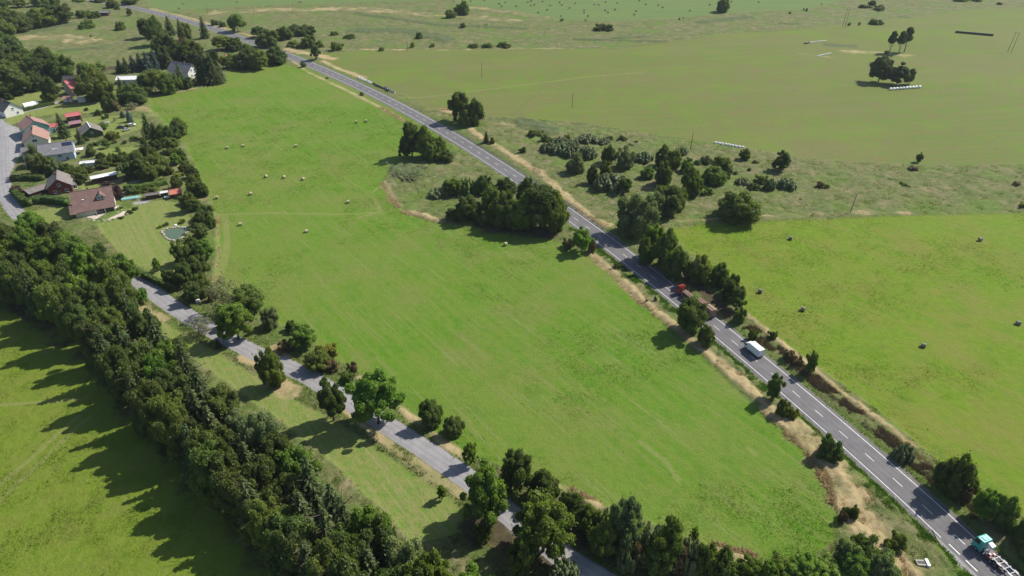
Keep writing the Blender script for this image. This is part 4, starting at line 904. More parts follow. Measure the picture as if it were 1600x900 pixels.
house('dormer_wing', 'small cross wing with reddish roof at the yard side of the turquoise gable', (29,191), (43,187.5), 6.8, 4.4, 3.4, 3.4, 'w_turq', 'r_pink', cat='annex', wins=[('r',3,3,1,1)])
house('flat_red_annex', 'low white annex with pinkish red roof left of the conical spruce', (71,194), (94,191.5), 4.3, 3.4, 3.2, 3.6, 'w_white', 'r_red', cat='annex', wins=[('r',2,1.6,1.2,1.2),('r',5.5,1.6,1.2,1.2)], door=('r', 3.8))
house('red_tin_shed', 'dark open shed with bright red tin roof right of the conical spruce', (100.5,178), (123.5,174), 5.0, 4.2, 3.0, 4.2, 'w_brown', 'r_red', cat='shed', wins=[('r',3,2.2,2.2,1.4)])
house('mauve_roof_shed', 'lower shed with mauve roof in front of the red tin roof', (107,190.5), (125.5,187.5), 3.3, 2.7, 2, 3, 'w_brown', 'r_mauve', cat='shed')
house('ivy_cottage', 'green overgrown cottage with grey roof and pale verge boards', (141,199), (135.5,190), 6.2, 2.8, 5.4, 5.4, 'w_ivy', 'r_old', ridge_trim='trim', wins=[('a',0,3.2,1,1)])
house('steep_gable_house', 'small white house with steep dark gable roof beside the yard', (44,238), (49,230), 8.4, 3.2, 3.9, 3.9, 'w_white', 'r_dark', wins=[('a',0,4.9,1.5,1.1),('a',-.9,1.9,.7,1.3),('a',.9,1.9,.7,1.3)], chimney=(5, .6, .9))
house('brown_shed_roof', 'small grey-brown roofed garage behind the clipped hedge', (38,297), (69,287), 3.4, 2.5, 2.4, 3.6, 'w_brown', 'r_old', cat='shed', over=.3)
house('long_white_shed', 'long dark shed with dirty white roof behind the brown-roofed house', (141,276.5), (181,268.5), 3.2, 2.9, 1.6, 2.2, 'w_brown', 'r_white', cat='shed', over=.2)
house('white_roof_shed', 'small white-roofed shed in the garden behind the pale blue house', (125,253), (149,250.5), 3.0, 2.7, 1.6, 1.8, 'w_white', 'r_white', cat='shed', over=.2)
house('orange_shed', 'small shed with bright orange roof at the lawn corner', (264.5,297), (282,294), 3.6, 2.5, 2.2, 2.6, 'w_red', 'r_orange', cat='shed', over=.3, door=('r', 2))
house('wood_store', 'low dark wood store with grey roof left of the orange shed', (226,303), (247,300), 2.6, 2.2, 1.2, 1.4, 'w_brown', 'r_old', cat='shed', over=.15)
house('garden_hut', 'tiny hut with pale grey roof next to the orange shed', (250,299.5), (261,297.8), 2.7, 2.4, 1.0, 1.2, 'w_brown', 'r_white', cat='shed', over=.15)
house('white_house', 'white house with grey roof standing among dark conifers', (268,95.5), (300,100.5), 9.4, 4.9, 5.2, 5.2, 'w_white', 'r_grey', wins=[('b',-1.6,5.6,1.1,1.2),('b',1.6,5.6,1.1,1.2),('b',-2,2,1.2,1.3),('b',2,2,1.2,1.3),('b',0,7.6,.7,.7),('r',5,2.4,1.2,1.2),('r',12,2.4,1.2,1.2)], chimney=(12, .5, 1.4), over=.6)
house('white_barn', 'long low white building left of the white house', (183,119), (221,118), 4.8, 3.5, 3.2, 4.0, 'w_white', 'r_white', cat='barn', wins=[('r',5,1.6,1.2,1.1),('r',12,1.6,1.2,1.1)])
house('red_roofed_house', 'beige house with bright red roof beside tall leafy trees', (100,126.5), (121.5,121.5), 9.4, 5.4, 4.5, 5.6, 'w_beige', 'r_red', wins=[('r',3,3.8,1.3,1.3),('r',8,3.8,1.3,1.3),('a',-1,3.6,1.2,1.2),('b',-1,3.6,1.2,1.2)], chimney=(4, .8, 1.1), door=('r', 5.5))
house('dark_roof_house', 'house with dark roof just behind the bright red roof', (98,118.5), (121,117.5), 8.0, 5.0, 4, 4, 'w_beige', 'r_dark', wins=[('r',3,4,1,1)])
house('white_outbuilding', 'low white outbuilding in front of the red-roofed house', (98,150.5), (112,149.5), 3.6, 2.7, 2.2, 2.6, 'w_white', 'r_pink', cat='shed', wins=[('r',3,1.5,1,1)])
house('white_outbuilding', 'second low white outbuilding right below the red roof', (120,152.5), (133,151), 3.0, 2.4, 1.8, 2.4, 'w_white', 'r_white', cat='shed')
house('slate_gable_house', 'white gabled house with dark slate roof at the left edge', (16,160), (-9,150), 8.4, 4.2, 5.2, 5.2, 'w_white', 'r_dark', wins=[('a',0,4.6,1.1,1.1),('a',-2,1.8,1.1,1.1)], chimney=(9, 1, 1.0))
house('grey_field_shed', 'grey-roofed field shed among bushes near the top left', (153,17), (170,16.5), 4.5, 3.4, 3, 3.5, 'w_brown', 'r_grey', cat='shed')
house('red_hut', 'tiny red-roofed hut between dark trees near the main road', (352,86), (357,85), 4.2, 3.2, 1.8, 2.2, 'w_brown', 'r_red', cat='hut')
# hoop greenhouse
p = gp(37, 168); g = MB(); a0 = gp(60, 163)
prof = [(-2.0, 0)]+[(-2.0*math.cos(i*PI/10), 2.2*math.sin(i*PI/10)+.3) for i in range(11)]+[(2.0, 0)]
L_ = (a0-p).length; g.prism(prof, 0, L_); gr = empty('hoop_greenhouse', p, math.atan2((a0-p).y, (a0-p).x)-PI/2, 'white rounded hoop greenhouse beside the slate-roofed house', 'greenhouse')
g.build('cover', M['trim'], gr); e_ = MB(); e_.box((0, -.06, 1.0), (.9, .08, 2.0)); e_.build('door', M['wood'], gr)
# terrace, rockery and pond
def blob(name, pts, z, h, mat, label=None, cat=None, kind=None, parent=None, wob=0):
    b = MB(); n = len(pts); c = sum((Vector(q) for q in pts), Vector((0, 0)))/n
    b.add([(q[0], q[1], z) for q in pts]+[(q[0]-(q[0]-c.x)*.04, q[1]-(q[1]-c.y)*.04, z+h) for q in pts], [tuple(range(n, 2*n))]+[(i, (i+1) % n, n+(i+1) % n, n+i) for i in range(n)])
    o = b.build(name, M[mat] if isinstance(mat, str) else mat, parent)
    if label or kind: tag(o, label, cat, None, kind)
    return o
def ccw(P):
    P = [tuple(q[:2]) for q in P]; A = sum(P[i][0]*P[(i+1) % len(P)][1]-P[(i+1) % len(P)][0]*P[i][1] for i in range(len(P)))
    return P if A > 0 else P[::-1]
blob('terrace', ccw([gp(*q) for q in [(132,336),(180,321),(196,330),(192,338),(160,345),(140,346)]]), -.1, .22, 'terrace', kind='structure')
M['pond_water'] = plain('pond_water', (.075, .115, .065), .2, spec=.5, noise=.1, scale=.6)
pond_px = [(255.5,364),(259,359.5),(267,357.5),(277,356.5),(287,357),(291,361),(289,366),(282,371),(274,375.5),(266,373.5),(260,369)]
po = blob('garden_pond', ccw([gp(*q) for q in pond_px]), -.1, .16, 'pond_water', kind='structure')
rs_ = random.Random(5)
def stone(x, y, r, label, group):
    b = MB(); V = [(v[0]*r*rs_.uniform(.75, 1.2), v[1]*r*rs_.uniform(.75, 1.2), v[2]*r*.55*rs_.uniform(.8, 1.1)) for v in ICOV]; b.add(V, [tuple(f) for f in ICOF])
    o = b.build('garden_stone', M['stone']); o.location = (x, y, r*.3); o.rotation_euler = (0, 0, rs_.random()*6); return tag(o, label, 'stone', group)
ring = [Vector(gp(*q)[:2]) for q in pond_px]; cen = sum(ring, Vector((0, 0)))/len(ring)
for i in range(len(ring)):
    for t in (0, .33, .66):
        q = ring[i].lerp(ring[(i+1) % len(ring)], t); q = cen+(q-cen)*rs_.uniform(1.09, 1.22); stone(q.x, q.y, rs_.uniform(.35, .75), 'grey stone in the ring around the green garden pond', 'stones ringing the garden pond')
for u, v in [(140,345),(147,346),(155,346.5),(163,346),(170,345),(178,343),(186,341),(193,338),(199,334),(203,331),(176,336),(184,333),(166,340),(190,329),(172,331)]:
    q = gp(u+rs_.uniform(-1, 1), v+rs_.uniform(-1, 1)); stone(q.x, q.y, rs_.uniform(.4, .9), 'grey rock in the rockery edging the house terrace', 'rocks of the terrace rockery')
wf = gp(275, 354); b = MB(); b.box((0, 0, .5), (1.0, .7, 1.0), ch=.12); b.box((0, -.4, .95), (.6, .5, .12)); o = b.build('pond_fountain', M['trim']); o.location = wf; tag(o, 'small pale fountain block at the back rim of the garden pond', 'fountain')
for i, (u, v, r, k, lab) in enumerate([(183,329,1.3,'y','small yellow bush on the terrace rockery'),(190,326,1.1,'B','small green bush right of the yellow rockery bush'),(203,333,1.5,'B','dark bush at the right end of the rockery'),(212,327,1.4,'B','round dark bush on the lawn right of the terrace'),(190,341,1.1,'B','low bush at the lower rim of the rockery'),
     (259,352,1.4,'G','grey bush left behind the garden pond'),(284,348,1.6,'B','dark bush right behind the garden pond'),(249,356,1.1,'B','small bush left of the garden pond'),(289,368,1.2,'W','low grey bush right of the garden pond')]):
    q = gp(u, v); grow(q.x, q.y, r, r*1.2, 'B' if k == 'G' else k, lab, 'garden bushes around terrace and pond', cat='bush')
# clipped hedges: leafy boxes following a line
def hedge(name, pts, w, h, label, seed, mat='leaf_hedge', group='clipped hedges of the village gardens'):
    rs = np.random.RandomState(seed); P = np.array([tuple(gp(*q)[:2]) for q in pts]); V = []; T = []
    c = MB(); o0 = P[0]
    for a, b_ in zip(P[:-1], P[1:]):
        d = b_-a; L = np.linalg.norm(d); t = d/L; nrm = np.array([-t[1], t[0]]); n = int(L*90)
        s = rs.rand(n)*L; u = rs.rand(n); side = np.where(u < .3, -1, np.where(u < .6, 1, 0)); off = np.where(side == 0, (rs.rand(n)-.5)*w, side*w/2)+rs.randn(n)*.08
        z = np.where(side == 0, h+rs.randn(n)*.08, rs.rand(n)*h)+.12*np.sin(s*1.3)
        q = np.stack([a[0]-o0[0]+t[0]*s+nrm[0]*off, a[1]-o0[1]+t[1]*s+nrm[1]*off, z], 1)
        N = unit(np.stack([nrm[0]*side, nrm[1]*side, (side == 0)*1.+.2], 1)+rs.randn(n, 3)*.45)
        V.append(leaf_quads(q, N, .38, rs)); T.append(rs.rand(n))
        m = (a+b_)/2-o0; c.box((m[0], m[1], h/2-.1), (L, w*.8, h-.05), rz=math.atan2(d[1], d[0]))
    Q = np.concatenate(V); T = np.concatenate(T); k = len(Q)//4; q = np.arange(len(Q)).reshape(-1, 4)
    cv = np.array(c.v); tri = []
    for f in c.f: tri.append([f[0]+len(Q), f[1]+len(Q), f[2]+len(Q)]); tri.append([f[0]+len(Q), f[2]+len(Q), f[3]+len(Q)])
    F = np.concatenate([q[:, [0,1,2]], q[:, [0,2,3]], np.array(tri)])
    me = np_mesh(name, np.concatenate([Q, cv]), F, [M[mat]], tint=np.concatenate([T, T, np.full(len(tri), .3)]))
    o = bpy.data.objects.new(name, me); C.objects.link(o); o.location = (o0[0], o0[1], -.05); return tag(o, label, 'hedge', group)
hedge('clipped_hedge', [(23,303),(30,311),(40,320),(50,322)], 2.6, 3.2, 'thick clipped hedge bending along the village road corner', 1)
hedge('clipped_hedge', [(50,319),(70,316),(90,318),(106,321)], 3.0, 3.0, 'thick clipped hedge between road corner and brown-roofed house', 2)
hedge('clipped_hedge', [(190,412),(205,421),(225,433),(250,445),(274,455)], 1.4, 2.2, 'long narrow dark hedge between the striped lawn and side road', 3, 'leaf_dark')
hedge('clipped_hedge', [(48,334),(58,342),(70,350)], 1.2, 1.6, 'short low hedge in front of the small lawn by the road', 4)
hedge('clipped_hedge', [(18,283),(40,281),(70,282)], 2.4, 2.6, 'dark hedge row below the steep-gabled white house', 5, 'leaf_dark')
hedge('clipped_hedge', [(5,182),(30,176),(60,169),(85,163)], 1.6, 2.0, 'green hedge running right from the slate-roofed house', 6)
hedge('clipped_hedge', [(172,258),(200,262),(225,270)], 2.0, 1.6, 'loose hedge across the middle village garden', 7, 'leaf_mid')
hedge('clipped_hedge', [(196,297),(225,296),(262,288)], 2.2, 2.4, 'green hedge behind the orange-roofed shed', 8, 'leaf_mid')

# ------------------------------------------------------------------ vehicles (local x = forward)
M['v_white'] = plain('white_paint', (.78, .78, .78), .35, spec=.5, noise=.03); M['v_teal'] = plain('teal_paint', (.04, .34, .30), .3, spec=.5, noise=.04)
M['v_red'] = plain('red_paint', (.30, .035, .025), .35, spec=.5, noise=.05); M['v_dark'] = plain('chassis_black', (.025, .025, .028), .6, noise=.2)
M['v_maroon'] = plain('maroon_chassis', (.12, .02, .025), .5, noise=.2); M['tyre'] = plain('tyre', (.02, .02, .02), .9); M['rim'] = plain('rim', (.35, .35, .36), .4, metal=.6)
M['v_grey'] = plain('grey_body', (.30, .31, .33), .45, noise=.05); M['lampglass'] = plain('lamp_glass', (.6, .6, .6), .2); M['tail'] = plain('tail_lamp', (.4, .02, .02), .3)
M['log_end'] = plain('log_end', (.42, .26, .16), .8, noise=.2); M['log_bark'] = plain('log_bark', (.22, .125, .09), .9, noise=.3, scale=3); M['bare_log'] = plain('bare_log', (.45, .33, .26), .8, noise=.2)
M['steel'] = plain('galvanised_steel', (.32, .33, .34), .5, metal=.4, noise=.1); M['v_blue'] = plain('dark_blue_paint', (.02, .03, .06), .25, spec=.6); M['v_silver'] = plain('silver_paint', (.5, .5, .5), .3, metal=.4)
def wheel(root, x, y, r=.5, w=.32):
    b = MB(); b.tube((x, y-w/2, r), (x, y+w/2, r), r, n=16); t = b.build('wheel', M['tyre'], root)
    b = MB(); b.tube((x, y-w/2-.015, r), (x, y+w/2+.015, r), r*.52, n=10); b.build('rim', M['rim'], t)
def cab(root, x0, L, W, H, zb, mat, roofbox=None):
    """lorry cab: profile in x,z extruded across; front at x0+L"""
    xf = x0+L
    prof = [(x0, zb), (xf, zb), (xf+.06, zb+.5), (xf, zb+(H-zb)*.48), (xf-.28, H-.22), (xf-.55, H), (x0+.1, H), (x0, H-.12)]
    b = MB(); b.prism(prof, -W/2, W/2); c = b.build('cab', M[mat], root)
    b = MB(); z0, z1 = zb+(H-zb)*.5, H-.3
    b.add([(xf+.015, -W/2+.12, z0), (xf+.015, W/2-.12, z0), (xf-.235, W/2-.16, z1), (xf-.235, -W/2+.16, z1)], [(0, 1, 2, 3)]); b.build('windscreen', M['glass'], c)
    for s_ in (-1, 1):
        b = MB(); y = s_*(W/2+.012); P = [(xf-.16, y, z0), (xf-.38, y, z1-.05), (x0+.75 if L > 1.6 else x0+.3, y, z1-.05), (x0+.75 if L > 1.6 else x0+.3, y, z0)]; b.add(P, [(0,1,2,3), (3,2,1,0)]); b.build('side_window', M['glass'], c)
        b = MB(); b.box((xf-.05, s_*(W/2+.22), z0+.35), (.12, .2, .7)); b.box((xf-.1, s_*(W/2+.08), z0+.62), (.06, .3, .06)); b.build('mirror', M['v_dark'], c)
        b = MB(); b.box((xf+.05, s_*(W/2-.3), zb+.28), (.08, .4, .2)); b.build('headlight', M['lampglass'], c)
    b = MB(); b.box((xf+.06, 0, zb+.05), (.2, W, .32)); b.build('bumper', M['v_dark'], c)
    return c
# white box van
P_, an_ = on_main(167.2, -1.95)
van = empty('box_van', (P_[0], P_[1], .06), an_, 'white box van driving away on the main road', 'van')
b = MB(); b.box((2.9, 0, 1.95), (4.7, 2.25, 2.45), ch=.06); bx = b.build('cargo_box', M['v_white'], van)
b = MB(); b.box((.53, 0, 1.9), (.04, .05, 2.2)); b.box((.53, -1.07, 1.9), (.05, .06, 2.3)); b.box((.53, 1.07, 1.9), (.05, .06, 2.3)); b.box((.53, 0, .78), (.06, 2.1, .1)); b.build('rear_door_frame', M['steel'], bx)
b = MB(); b.box((3.4, 0, .58), (6.2, .9, .22)); b.box((.6, 0, .45), (.12, 2.0, .16)); b.build('chassis', M['v_dark'], van)
for s_ in (-1, 1):
    b = MB(); b.box((.52, s_*.95, .62), (.06, .22, .14)); b.build('tail_light', M['tail'], van)
cab(van, 5.3, 1.75, 2.0, 2.35, .4, 'v_white')
b = MB(); b.add([(5.3,-.9,2.36),(6.4,-.9,2.36),(6.4,.9,2.36),(5.3,.9,2.36),(5.3,-.9,3.0),(5.3,.9,3.0)], [(0,3,2,1),(1,2,5,4),(0,1,4),(2,3,5),(0,4,5,3)]); b.build('wind_deflector', M['v_white'], van)
for x in (1.9, 6.1):
    for y in (-.92, .92): wheel(van, x, y, .38, .26)
def logs(root, x0, x1, W, z0, z1, seed, part='log_stack'):
    rs = random.Random(seed); r = .17; grp = MB(); z = z0+r; row = 0
    while z < z1:
        y = -W/2+r+(r if row % 2 else 0)
        while y < W/2-r+.01:
            rr = r*rs.uniform(.8, 1.08); a = x0+rs.uniform(-.08, .08); c_ = x1+rs.uniform(-.08, .08)
            grp.tube((a, y, z), (c_, y, z), rr, rr*.93, 8, mi=0 if rs.random() < .6 else 2, cap=False)
            for xx, s_ in ((a, -1), (c_, 1)):
                n = 8; grp.add([(xx+s_*.004, y+rr*math.cos(2*PI*i/n), z+rr*math.sin(2*PI*i/n)) for i in range(n)], [tuple(range(n)) if s_ > 0 else tuple(range(n-1, -1, -1))], 1)
            y += 2*r
        z += r*1.75; row += 1
    return grp.build(part, [M['log_bark'], M['log_end'], M['bare_log']], root)
# red timber lorry with trailer
P_, an_ = on_main(188.6, -2.0)
tl = empty('timber_lorry', (P_[0], P_[1], .06), an_, 'red-cabbed lorry hauling stacked logs, half hidden by a roadside tree', 'lorry')
b = MB(); b.box((4.6, 0, .95), (9.0, .8, .25)); b.box((14.5, 0, .95), (9.5, .8, .25)); b.box((9.5, 0, .9), (2.0, .15, .15)); b.box((14.0, 0, 1.25), (5.6, 2.4, .18), ch=.03); b.build('chassis', M['v_dark'], tl)
logs(tl, .2, 4.0, 2.4, 1.1, 3.9, 1); logs(tl, 4.7, 8.5, 2.4, 1.1, 3.9, 2); logs(tl, 11.6, 16.2, 2.3, 1.35, 2.7, 3)
for x in (.6, 3.4, 5.2, 8.0, 12.2, 15.6):
    for y in (-1.28, 1.28):
        b = MB(); b.box((x, y, 2.45), (.1, .08, 3.0)); b.build('stake', M['steel'], tl)
cab(tl, 17.0, 2.2, 2.45, 3.4, .6, 'v_red')
b = MB(); b.add([(17.1,-1.1,3.4),(18.4,-1.1,3.4),(18.4,1.1,3.4),(17.1,1.1,3.4),(17.1,-1.0,3.85),(17.1,1.0,3.85)], [(0,3,2,1),(1,2,5,4),(0,1,4),(2,3,5),(0,4,5,3)]); b.build('wind_deflector', M['v_red'], tl)
for x in (1.2, 2.6, 7.2, 12.0, 13.4, 18.0):
    for y in (-1.05, 1.05): wheel(tl, x, y, .52, .36)
# teal lorry with empty trailer
P_, an_ = on_main(87.0, -2.1)
te = empty('teal_lorry', (P_[0], P_[1], .06), an_, 'teal-cabbed lorry pulling an empty white skeletal trailer at the lower right', 'lorry')
fx = 11.2
cab(te, fx, 2.2, 2.45, 3.7, .6, 'v_teal')
b = MB(); b.box((fx+.9, 0, 3.76), (1.1, 1.2, .12), ch=.03); b.box((fx+1.6, -.8, 3.74), (.2, .3, .1)); b.box((fx+1.6, .8, 3.74), (.2, .3, .1)); b.build('roof_hatch', M['v_teal'], te)
b = MB(); b.add([(fx-1.2,-1.1,3.0),(fx-.15,-1.1,3.25),(fx-.15,.0,3.25),(fx-1.2,.0,3.0),(fx-1.2,-1.1,2.2),(fx-.15,-1.1,2.2),(fx-.15,0,2.2),(fx-1.2,0,2.2)], [(0,3,2,1),(4,5,6,7),(0,1,5,4),(1,2,6,5),(2,3,7,6),(3,0,4,7)][::1]); b.build('side_fairing', M['v_white'], te)
b = MB(); b.box((fx-2.2, 0, .95), (6.4, .85, .28)); b.box((fx-1.6, 0, 1.15), (1.4, 2.2, .12)); b.tube((fx-.9, 1.0, .9), (fx-2.3, 1.0, .9), .32, n=10); b.build('tractor_chassis', M['v_maroon'], te)
b = MB()
for (x, y, w, h) in ((fx-.6, .6, .5, .35), (fx-.9, .1, .35, .5), (fx-1.6, .55, .6, .25), (fx-2.0, -.3, .4, .3), (fx-1.2, .9, .3, .4)): b.box((x, y, 1.5), (w, h, .35), ch=.03)
b.build('air_tanks', M['v_white'], te)
b = MB(); b.tube((fx-3.1, 0, 1.15), (fx-3.1, 0, 1.35), .5, n=14); b.build('fifth_wheel', M['v_dark'], te)
b = MB()
for y in (-.75, .75): b.box((2.0, y, 1.4), (13.5, .22, .24))
for k in range(11): b.box((8.4-k*1.3, 0, 1.42), (.16, 1.9 if k % 2 else 2.45, .16))
for k in range(5): b.box((7.0-k*2.6, 1.0, 1.45), (1.0, .3, .2)); b.box((7.0-k*2.6, -1.0, 1.45), (1.0, .3, .2))
b.build('trailer_frame', M['v_grey'], te)
b = MB()
for x in (-3.5, -2.1, -.7): b.tube((x, -1.0, .52), (x, 1.0, .52), .09)
for k in range(4): b.box((6.4-k*2.6, 0, 1.15), (.8, .9, .3))
b.build('trailer_axle', M['v_dark'], te)
for x in (fx+1.0, fx-2.6, fx-3.8, -3.5, -2.1, -.7):
    for y in (-1.05, 1.05): wheel(te, x, y, .52, .36)
# parked cars in the gardens
def car(u, v, deg, mat, label):
    p = gp(u, v); r = empty('parked_car', p, R_(deg), label, 'car', 'cars parked in the village garden')
    b = MB(); b.prism([(-2.1,.35),(2.1,.35),(2.15,.75),(1.3,.92),(-1.9,.98),(-2.15,.8)], -.86, .86); b.build('body', M[mat], r)
    b = MB(); b.add([(-1.7,-.78,.95),(1.1,-.78,.92),(1.1,.78,.92),(-1.7,.78,.95),(-1.2,-.62,1.45),(.3,-.62,1.45),(.3,.62,1.45),(-1.2,.62,1.45)], [(4,5,6,7),(0,1,5,4),(1,2,6,5),(2,3,7,6),(3,0,4,7)]); g_ = b.build('window_band', M['glass'], r)
    b = MB(); b.box((-.45, 0, 1.47), (1.5, 1.25, .05)); b.build('roof', M[mat], r)
    for x in (-1.3, 1.3):
        for y in (-.8, .8): wheel(r, x, y, .32, .2)
car(189, 200, 25, 'v_blue', 'dark blue car parked in the upper garden, left of the white one'); car(206, 196.5, 20, 'v_white', 'white car parked in the upper garden, right of the dark one')
car(107, 286.5, 30, 'v_white', 'white car parked between the dark red house and brown-roofed house'); car(198, 203.5, 60, 'v_silver', 'silver car parked just below the dark blue car')
p = gp(261.5, 310); tr = empty('garden_trailer', p, .4, 'small white garden trailer in front of the orange shed', 'trailer')
b = MB(); b.box((0, 0, .85), (2.2, 1.3, .55), ch=.05); b.build('trailer_box', M['v_white'], tr); b = MB(); b.box((1.6, 0, .55), (1.4, .1, .1)); b.build('drawbar', M['steel'], tr)
for y in (-.75, .75): wheel(tr, 0, y, .33, .2)
p = gp(205, 311.5); bt = empty('tarpaulin_boat', p, .38, 'turquoise covered boat on the grass beside the lawn', 'boat')
b = MB(); b.add([(-4,0,.2),(-3.6,-.9,.2),(2.6,-.9,.2),(4.2,0,.3),(2.6,.9,.2),(-3.6,.9,.2),(-4.1,0,1.0),(-3.6,-1.0,.9),(2.6,-1.0,.9),(4.6,0,1.1),(2.6,1.0,.9),(-3.6,1.0,.9)], [(0,5,4,3,2,1)]+[(i,(i+1)%6,6+(i+1)%6,6+i) for i in range(6)]); b.build('hull', M['v_white'], bt)
M['tarp'] = plain('turquoise_tarpaulin', (.18, .42, .42), .5); b = MB(); b.add([(-4.1,0,1.0),(-3.6,-1.02,.92),(2.6,-1.02,.92),(4.6,0,1.1),(2.6,1.02,.92),(-3.6,1.02,.92),(-3.2,0,1.35),(2.4,0,1.35)], [(0,1,6),(1,2,7,6),(2,3,7),(3,4,7),(4,5,6,7),(5,0,6)]); b.build('cover', M['tarp'], bt)
p = gp(124, 240); cp = empty('garden_canopy', p, .4, 'white garden canopy with red stripe beside the pale blue house', 'canopy')
b = MB(); b.box((0, 0, 2.5), (5, 3.4, .1)); c_ = b.build('canopy_top', M['trim'], cp); b = MB(); b.box((0, -.3, 2.56), (1.8, 1.4, .03)); b.build('red_stripe', M['r_red'], c_)
for x in (-2.3, 2.3):
    for y in (-1.5, 1.5): b = MB(); b.tube((x, y, 0), (x, y, 2.5), .06); b.build('leg', M['steel'], cp)
p = gp(166.5, 193.5); tm = empty('trampoline', p, 0, 'pale round garden trampoline in the upper garden', 'trampoline')
b = MB(); b.tube((0, 0, .85), (0, 0, .93), 2.0, n=20); b.build('mat', M['v_grey'], tm)
for k in range(6): b = MB(); a = k*PI/3; b.tube((1.9*math.cos(a), 1.9*math.sin(a), 0), (1.9*math.cos(a), 1.9*math.sin(a), .88), .05, n=6); b.build('leg', M['steel'], tm)

# ------------------------------------------------------------------ hay bales
M['hay'] = plain('hay', (.36, .31, .20), .95, noise=.25, scale=5); M['hay_end'] = plain('hay_end', (.26, .21, .13), .95, noise=.3, scale=6)
M['hay_dark'] = plain('netted_hay', (.20, .18, .145), .9, noise=.25, scale=5); M['wrap_w'] = plain('white_wrap', (.72, .73, .73), .4, noise=.05); M['wrap_b'] = plain('black_wrap', (.025, .04, .035), .35, noise=.2)
def bale_mesh(name, mats, r=.68, w=1.25, n=18):
    b = MB(); k = r*.93
    rings = [(-w/2, k*.55), (-w/2-.0, k), (-w/2+.06, r), (0, r*1.015), (w/2-.06, r), (w/2, k), (w/2, k*.55)]
    P = []; 
    for x, rr in rings: P += [(x, rr*math.cos(2*PI*i/n), rr*math.sin(2*PI*i/n)*.97+r*.96) for i in range(n)]
    F = []; mi = []
    for j in range(len(rings)-1):
        for i in range(n): F.append((j*n+i, j*n+(i+1) % n, (j+1)*n+(i+1) % n, (j+1)*n+i)[::-1]); mi.append(0 if 1 <= j <= 4 else 1)
    F.append(tuple(range(n-1, -1, -1))[::-1]); mi.append(1); F.append(tuple(range(6*n, 7*n))[::-1]); mi.append(1)
    b.v = P; b.f = F; b.m = mi; o = b.build(name, [M[m] for m in mats], smooth=False); me = o.data; bpy.data.objects.remove(o); return me
BM = bale_mesh('hay_bale', ('hay', 'hay_end')); BD = bale_mesh('hay_bale', ('hay_dark', 'hay_end')); BW = bale_mesh('wrapped_bale', ('wrap_w', 'wrap_w')); BB = bale_mesh('wrapped_bale', ('wrap_b', 'wrap_b')); BBW = bale_mesh('wrapped_bale', ('wrap_b', 'wrap_w'))
def bale(me, name, u, v, label, group, az=None, r=1.0, pos=None, z=0):
    o = bpy.data.objects.new(name, me); C.objects.link(o); p = pos if pos is not None else gp(u, v); o.location = (p[0], p[1], z-.03); o.rotation_euler = (0, 0, rs_.random()*PI if az is None else az); o.scale = (r, r, r)
    return tag(o, label, 'hay bale', group)
G1 = 'round hay bales on the mown meadow'
for u, v, az, lab in [(355,232,.2,'pale round hay bale highest on the left side of the mown meadow'),(380,229,.5,'pale round hay bale just right of the uppermost left one'),(416,277,1.1,'round hay bale, left one of three in a line'),(444,278,.9,'round hay bale, middle one of three in a line'),(474,281,1.0,'round hay bale, right one of three in a line'),
    (392,304,.7,'round hay bale below the line of three bales'),(339,310,.2,'round hay bale at the meadow edge right of the orange shed'),(376,352,.4,'round hay bale nearest the curved tyre track'),(479,363,.5,'round hay bale lowest on the left half of the meadow'),(544,317,.4,'round hay bale left of the thicket tip'),
    (604,256,.3,'round hay bale touching the thicket edge'),(557,191.5,.2,'left of two hay bales near the main road'),(572,190,.5,'right of two hay bales near the main road'),(790,383,.6,'round hay bale in front of the roadside thicket'),(462.5,229,.4,'pale hay bale alone in the upper middle of the meadow')]:
    bale(BM, 'hay_bale', u, v, lab, G1, az)
G2 = 'round hay bales on the right meadow'
for u, v, az, lab in [(1235,374,2.6,'dark round bale at the top left of the right meadow'),(1531,376,.2,'dark round bale at the top right of the right meadow'),(1188,457,2.5,'round bale nearest the roadside trees on the right meadow'),(1254,485,2.6,'round bale right below the one nearest the roadside trees'),(1590,507,2.7,'round bale at the right edge of the photo'),(1442,542,2.6,'large-looking dark bale lowest on the right meadow')]:
    bale(BD, 'hay_bale', u, v, lab, G2, az, 1.08)
far = [(830/1.,8),(800+7,9),(825,3),(830,1),(835,7),(841,19),(855,15),(875,3),(878,7),(899,4.5),(877,24.5),(913,15.5),(913,19),(919,24.5),(915,31.5),(929,6),(935.5,7),(946,2.5),(946,15.5),(950,19),(961,14.5),(994,17),(991,22),(1009,6),(999,.5),(1029,7.5),(1035.5,11),(1078,16),(1109,6.8),(1143,2),(1185.5,2.5),(709,1.3),(736,1.3),(757,.5),(780,5.5),(784,9.5),(790,2.5),(471,2),(467.5,3),(287,5),(280,12.5),(371,2),(1068,27.5),(848,2),(860,8),(890,12),(965,4)]
for u, v in far: bale(BD, 'hay_bale', u, v+1.2, 'tiny dark round bale scattered on the farthest green field', 'bales on the farthest field', r=1.15)
def row(n, a, b_, me, name, lab, grp, side=0, rr=1.0, every=None):
    A = gp(*a); B_ = gp(*b_); d = (B_-A); az = math.atan2(d.y, d.x)
    for i in range(n):
        q = A.lerp(B_, i/(n-1)); m = me if every is None or i % every else BW
        o = bale(m, name, 0, 0, lab if n > 12 else f"{lab}, {ORD[i]} from the left", grp, az+rs_.uniform(-.12, .12), rr, pos=(q.x+rs_.uniform(-.15, .15), q.y+rs_.uniform(-.15, .15)))
row(10, (1391,140.5), (1436,137), BW, 'wrapped_bale', 'white bale in the row below the dark clump', 'white bales below the tree clump', rr=1.15)
row(22, (1494,51), (1550,56), BBW, 'wrapped_bale', 'dark wrapped bale in the long row at the far right', 'dark bales in the far right row', rr=1.3)
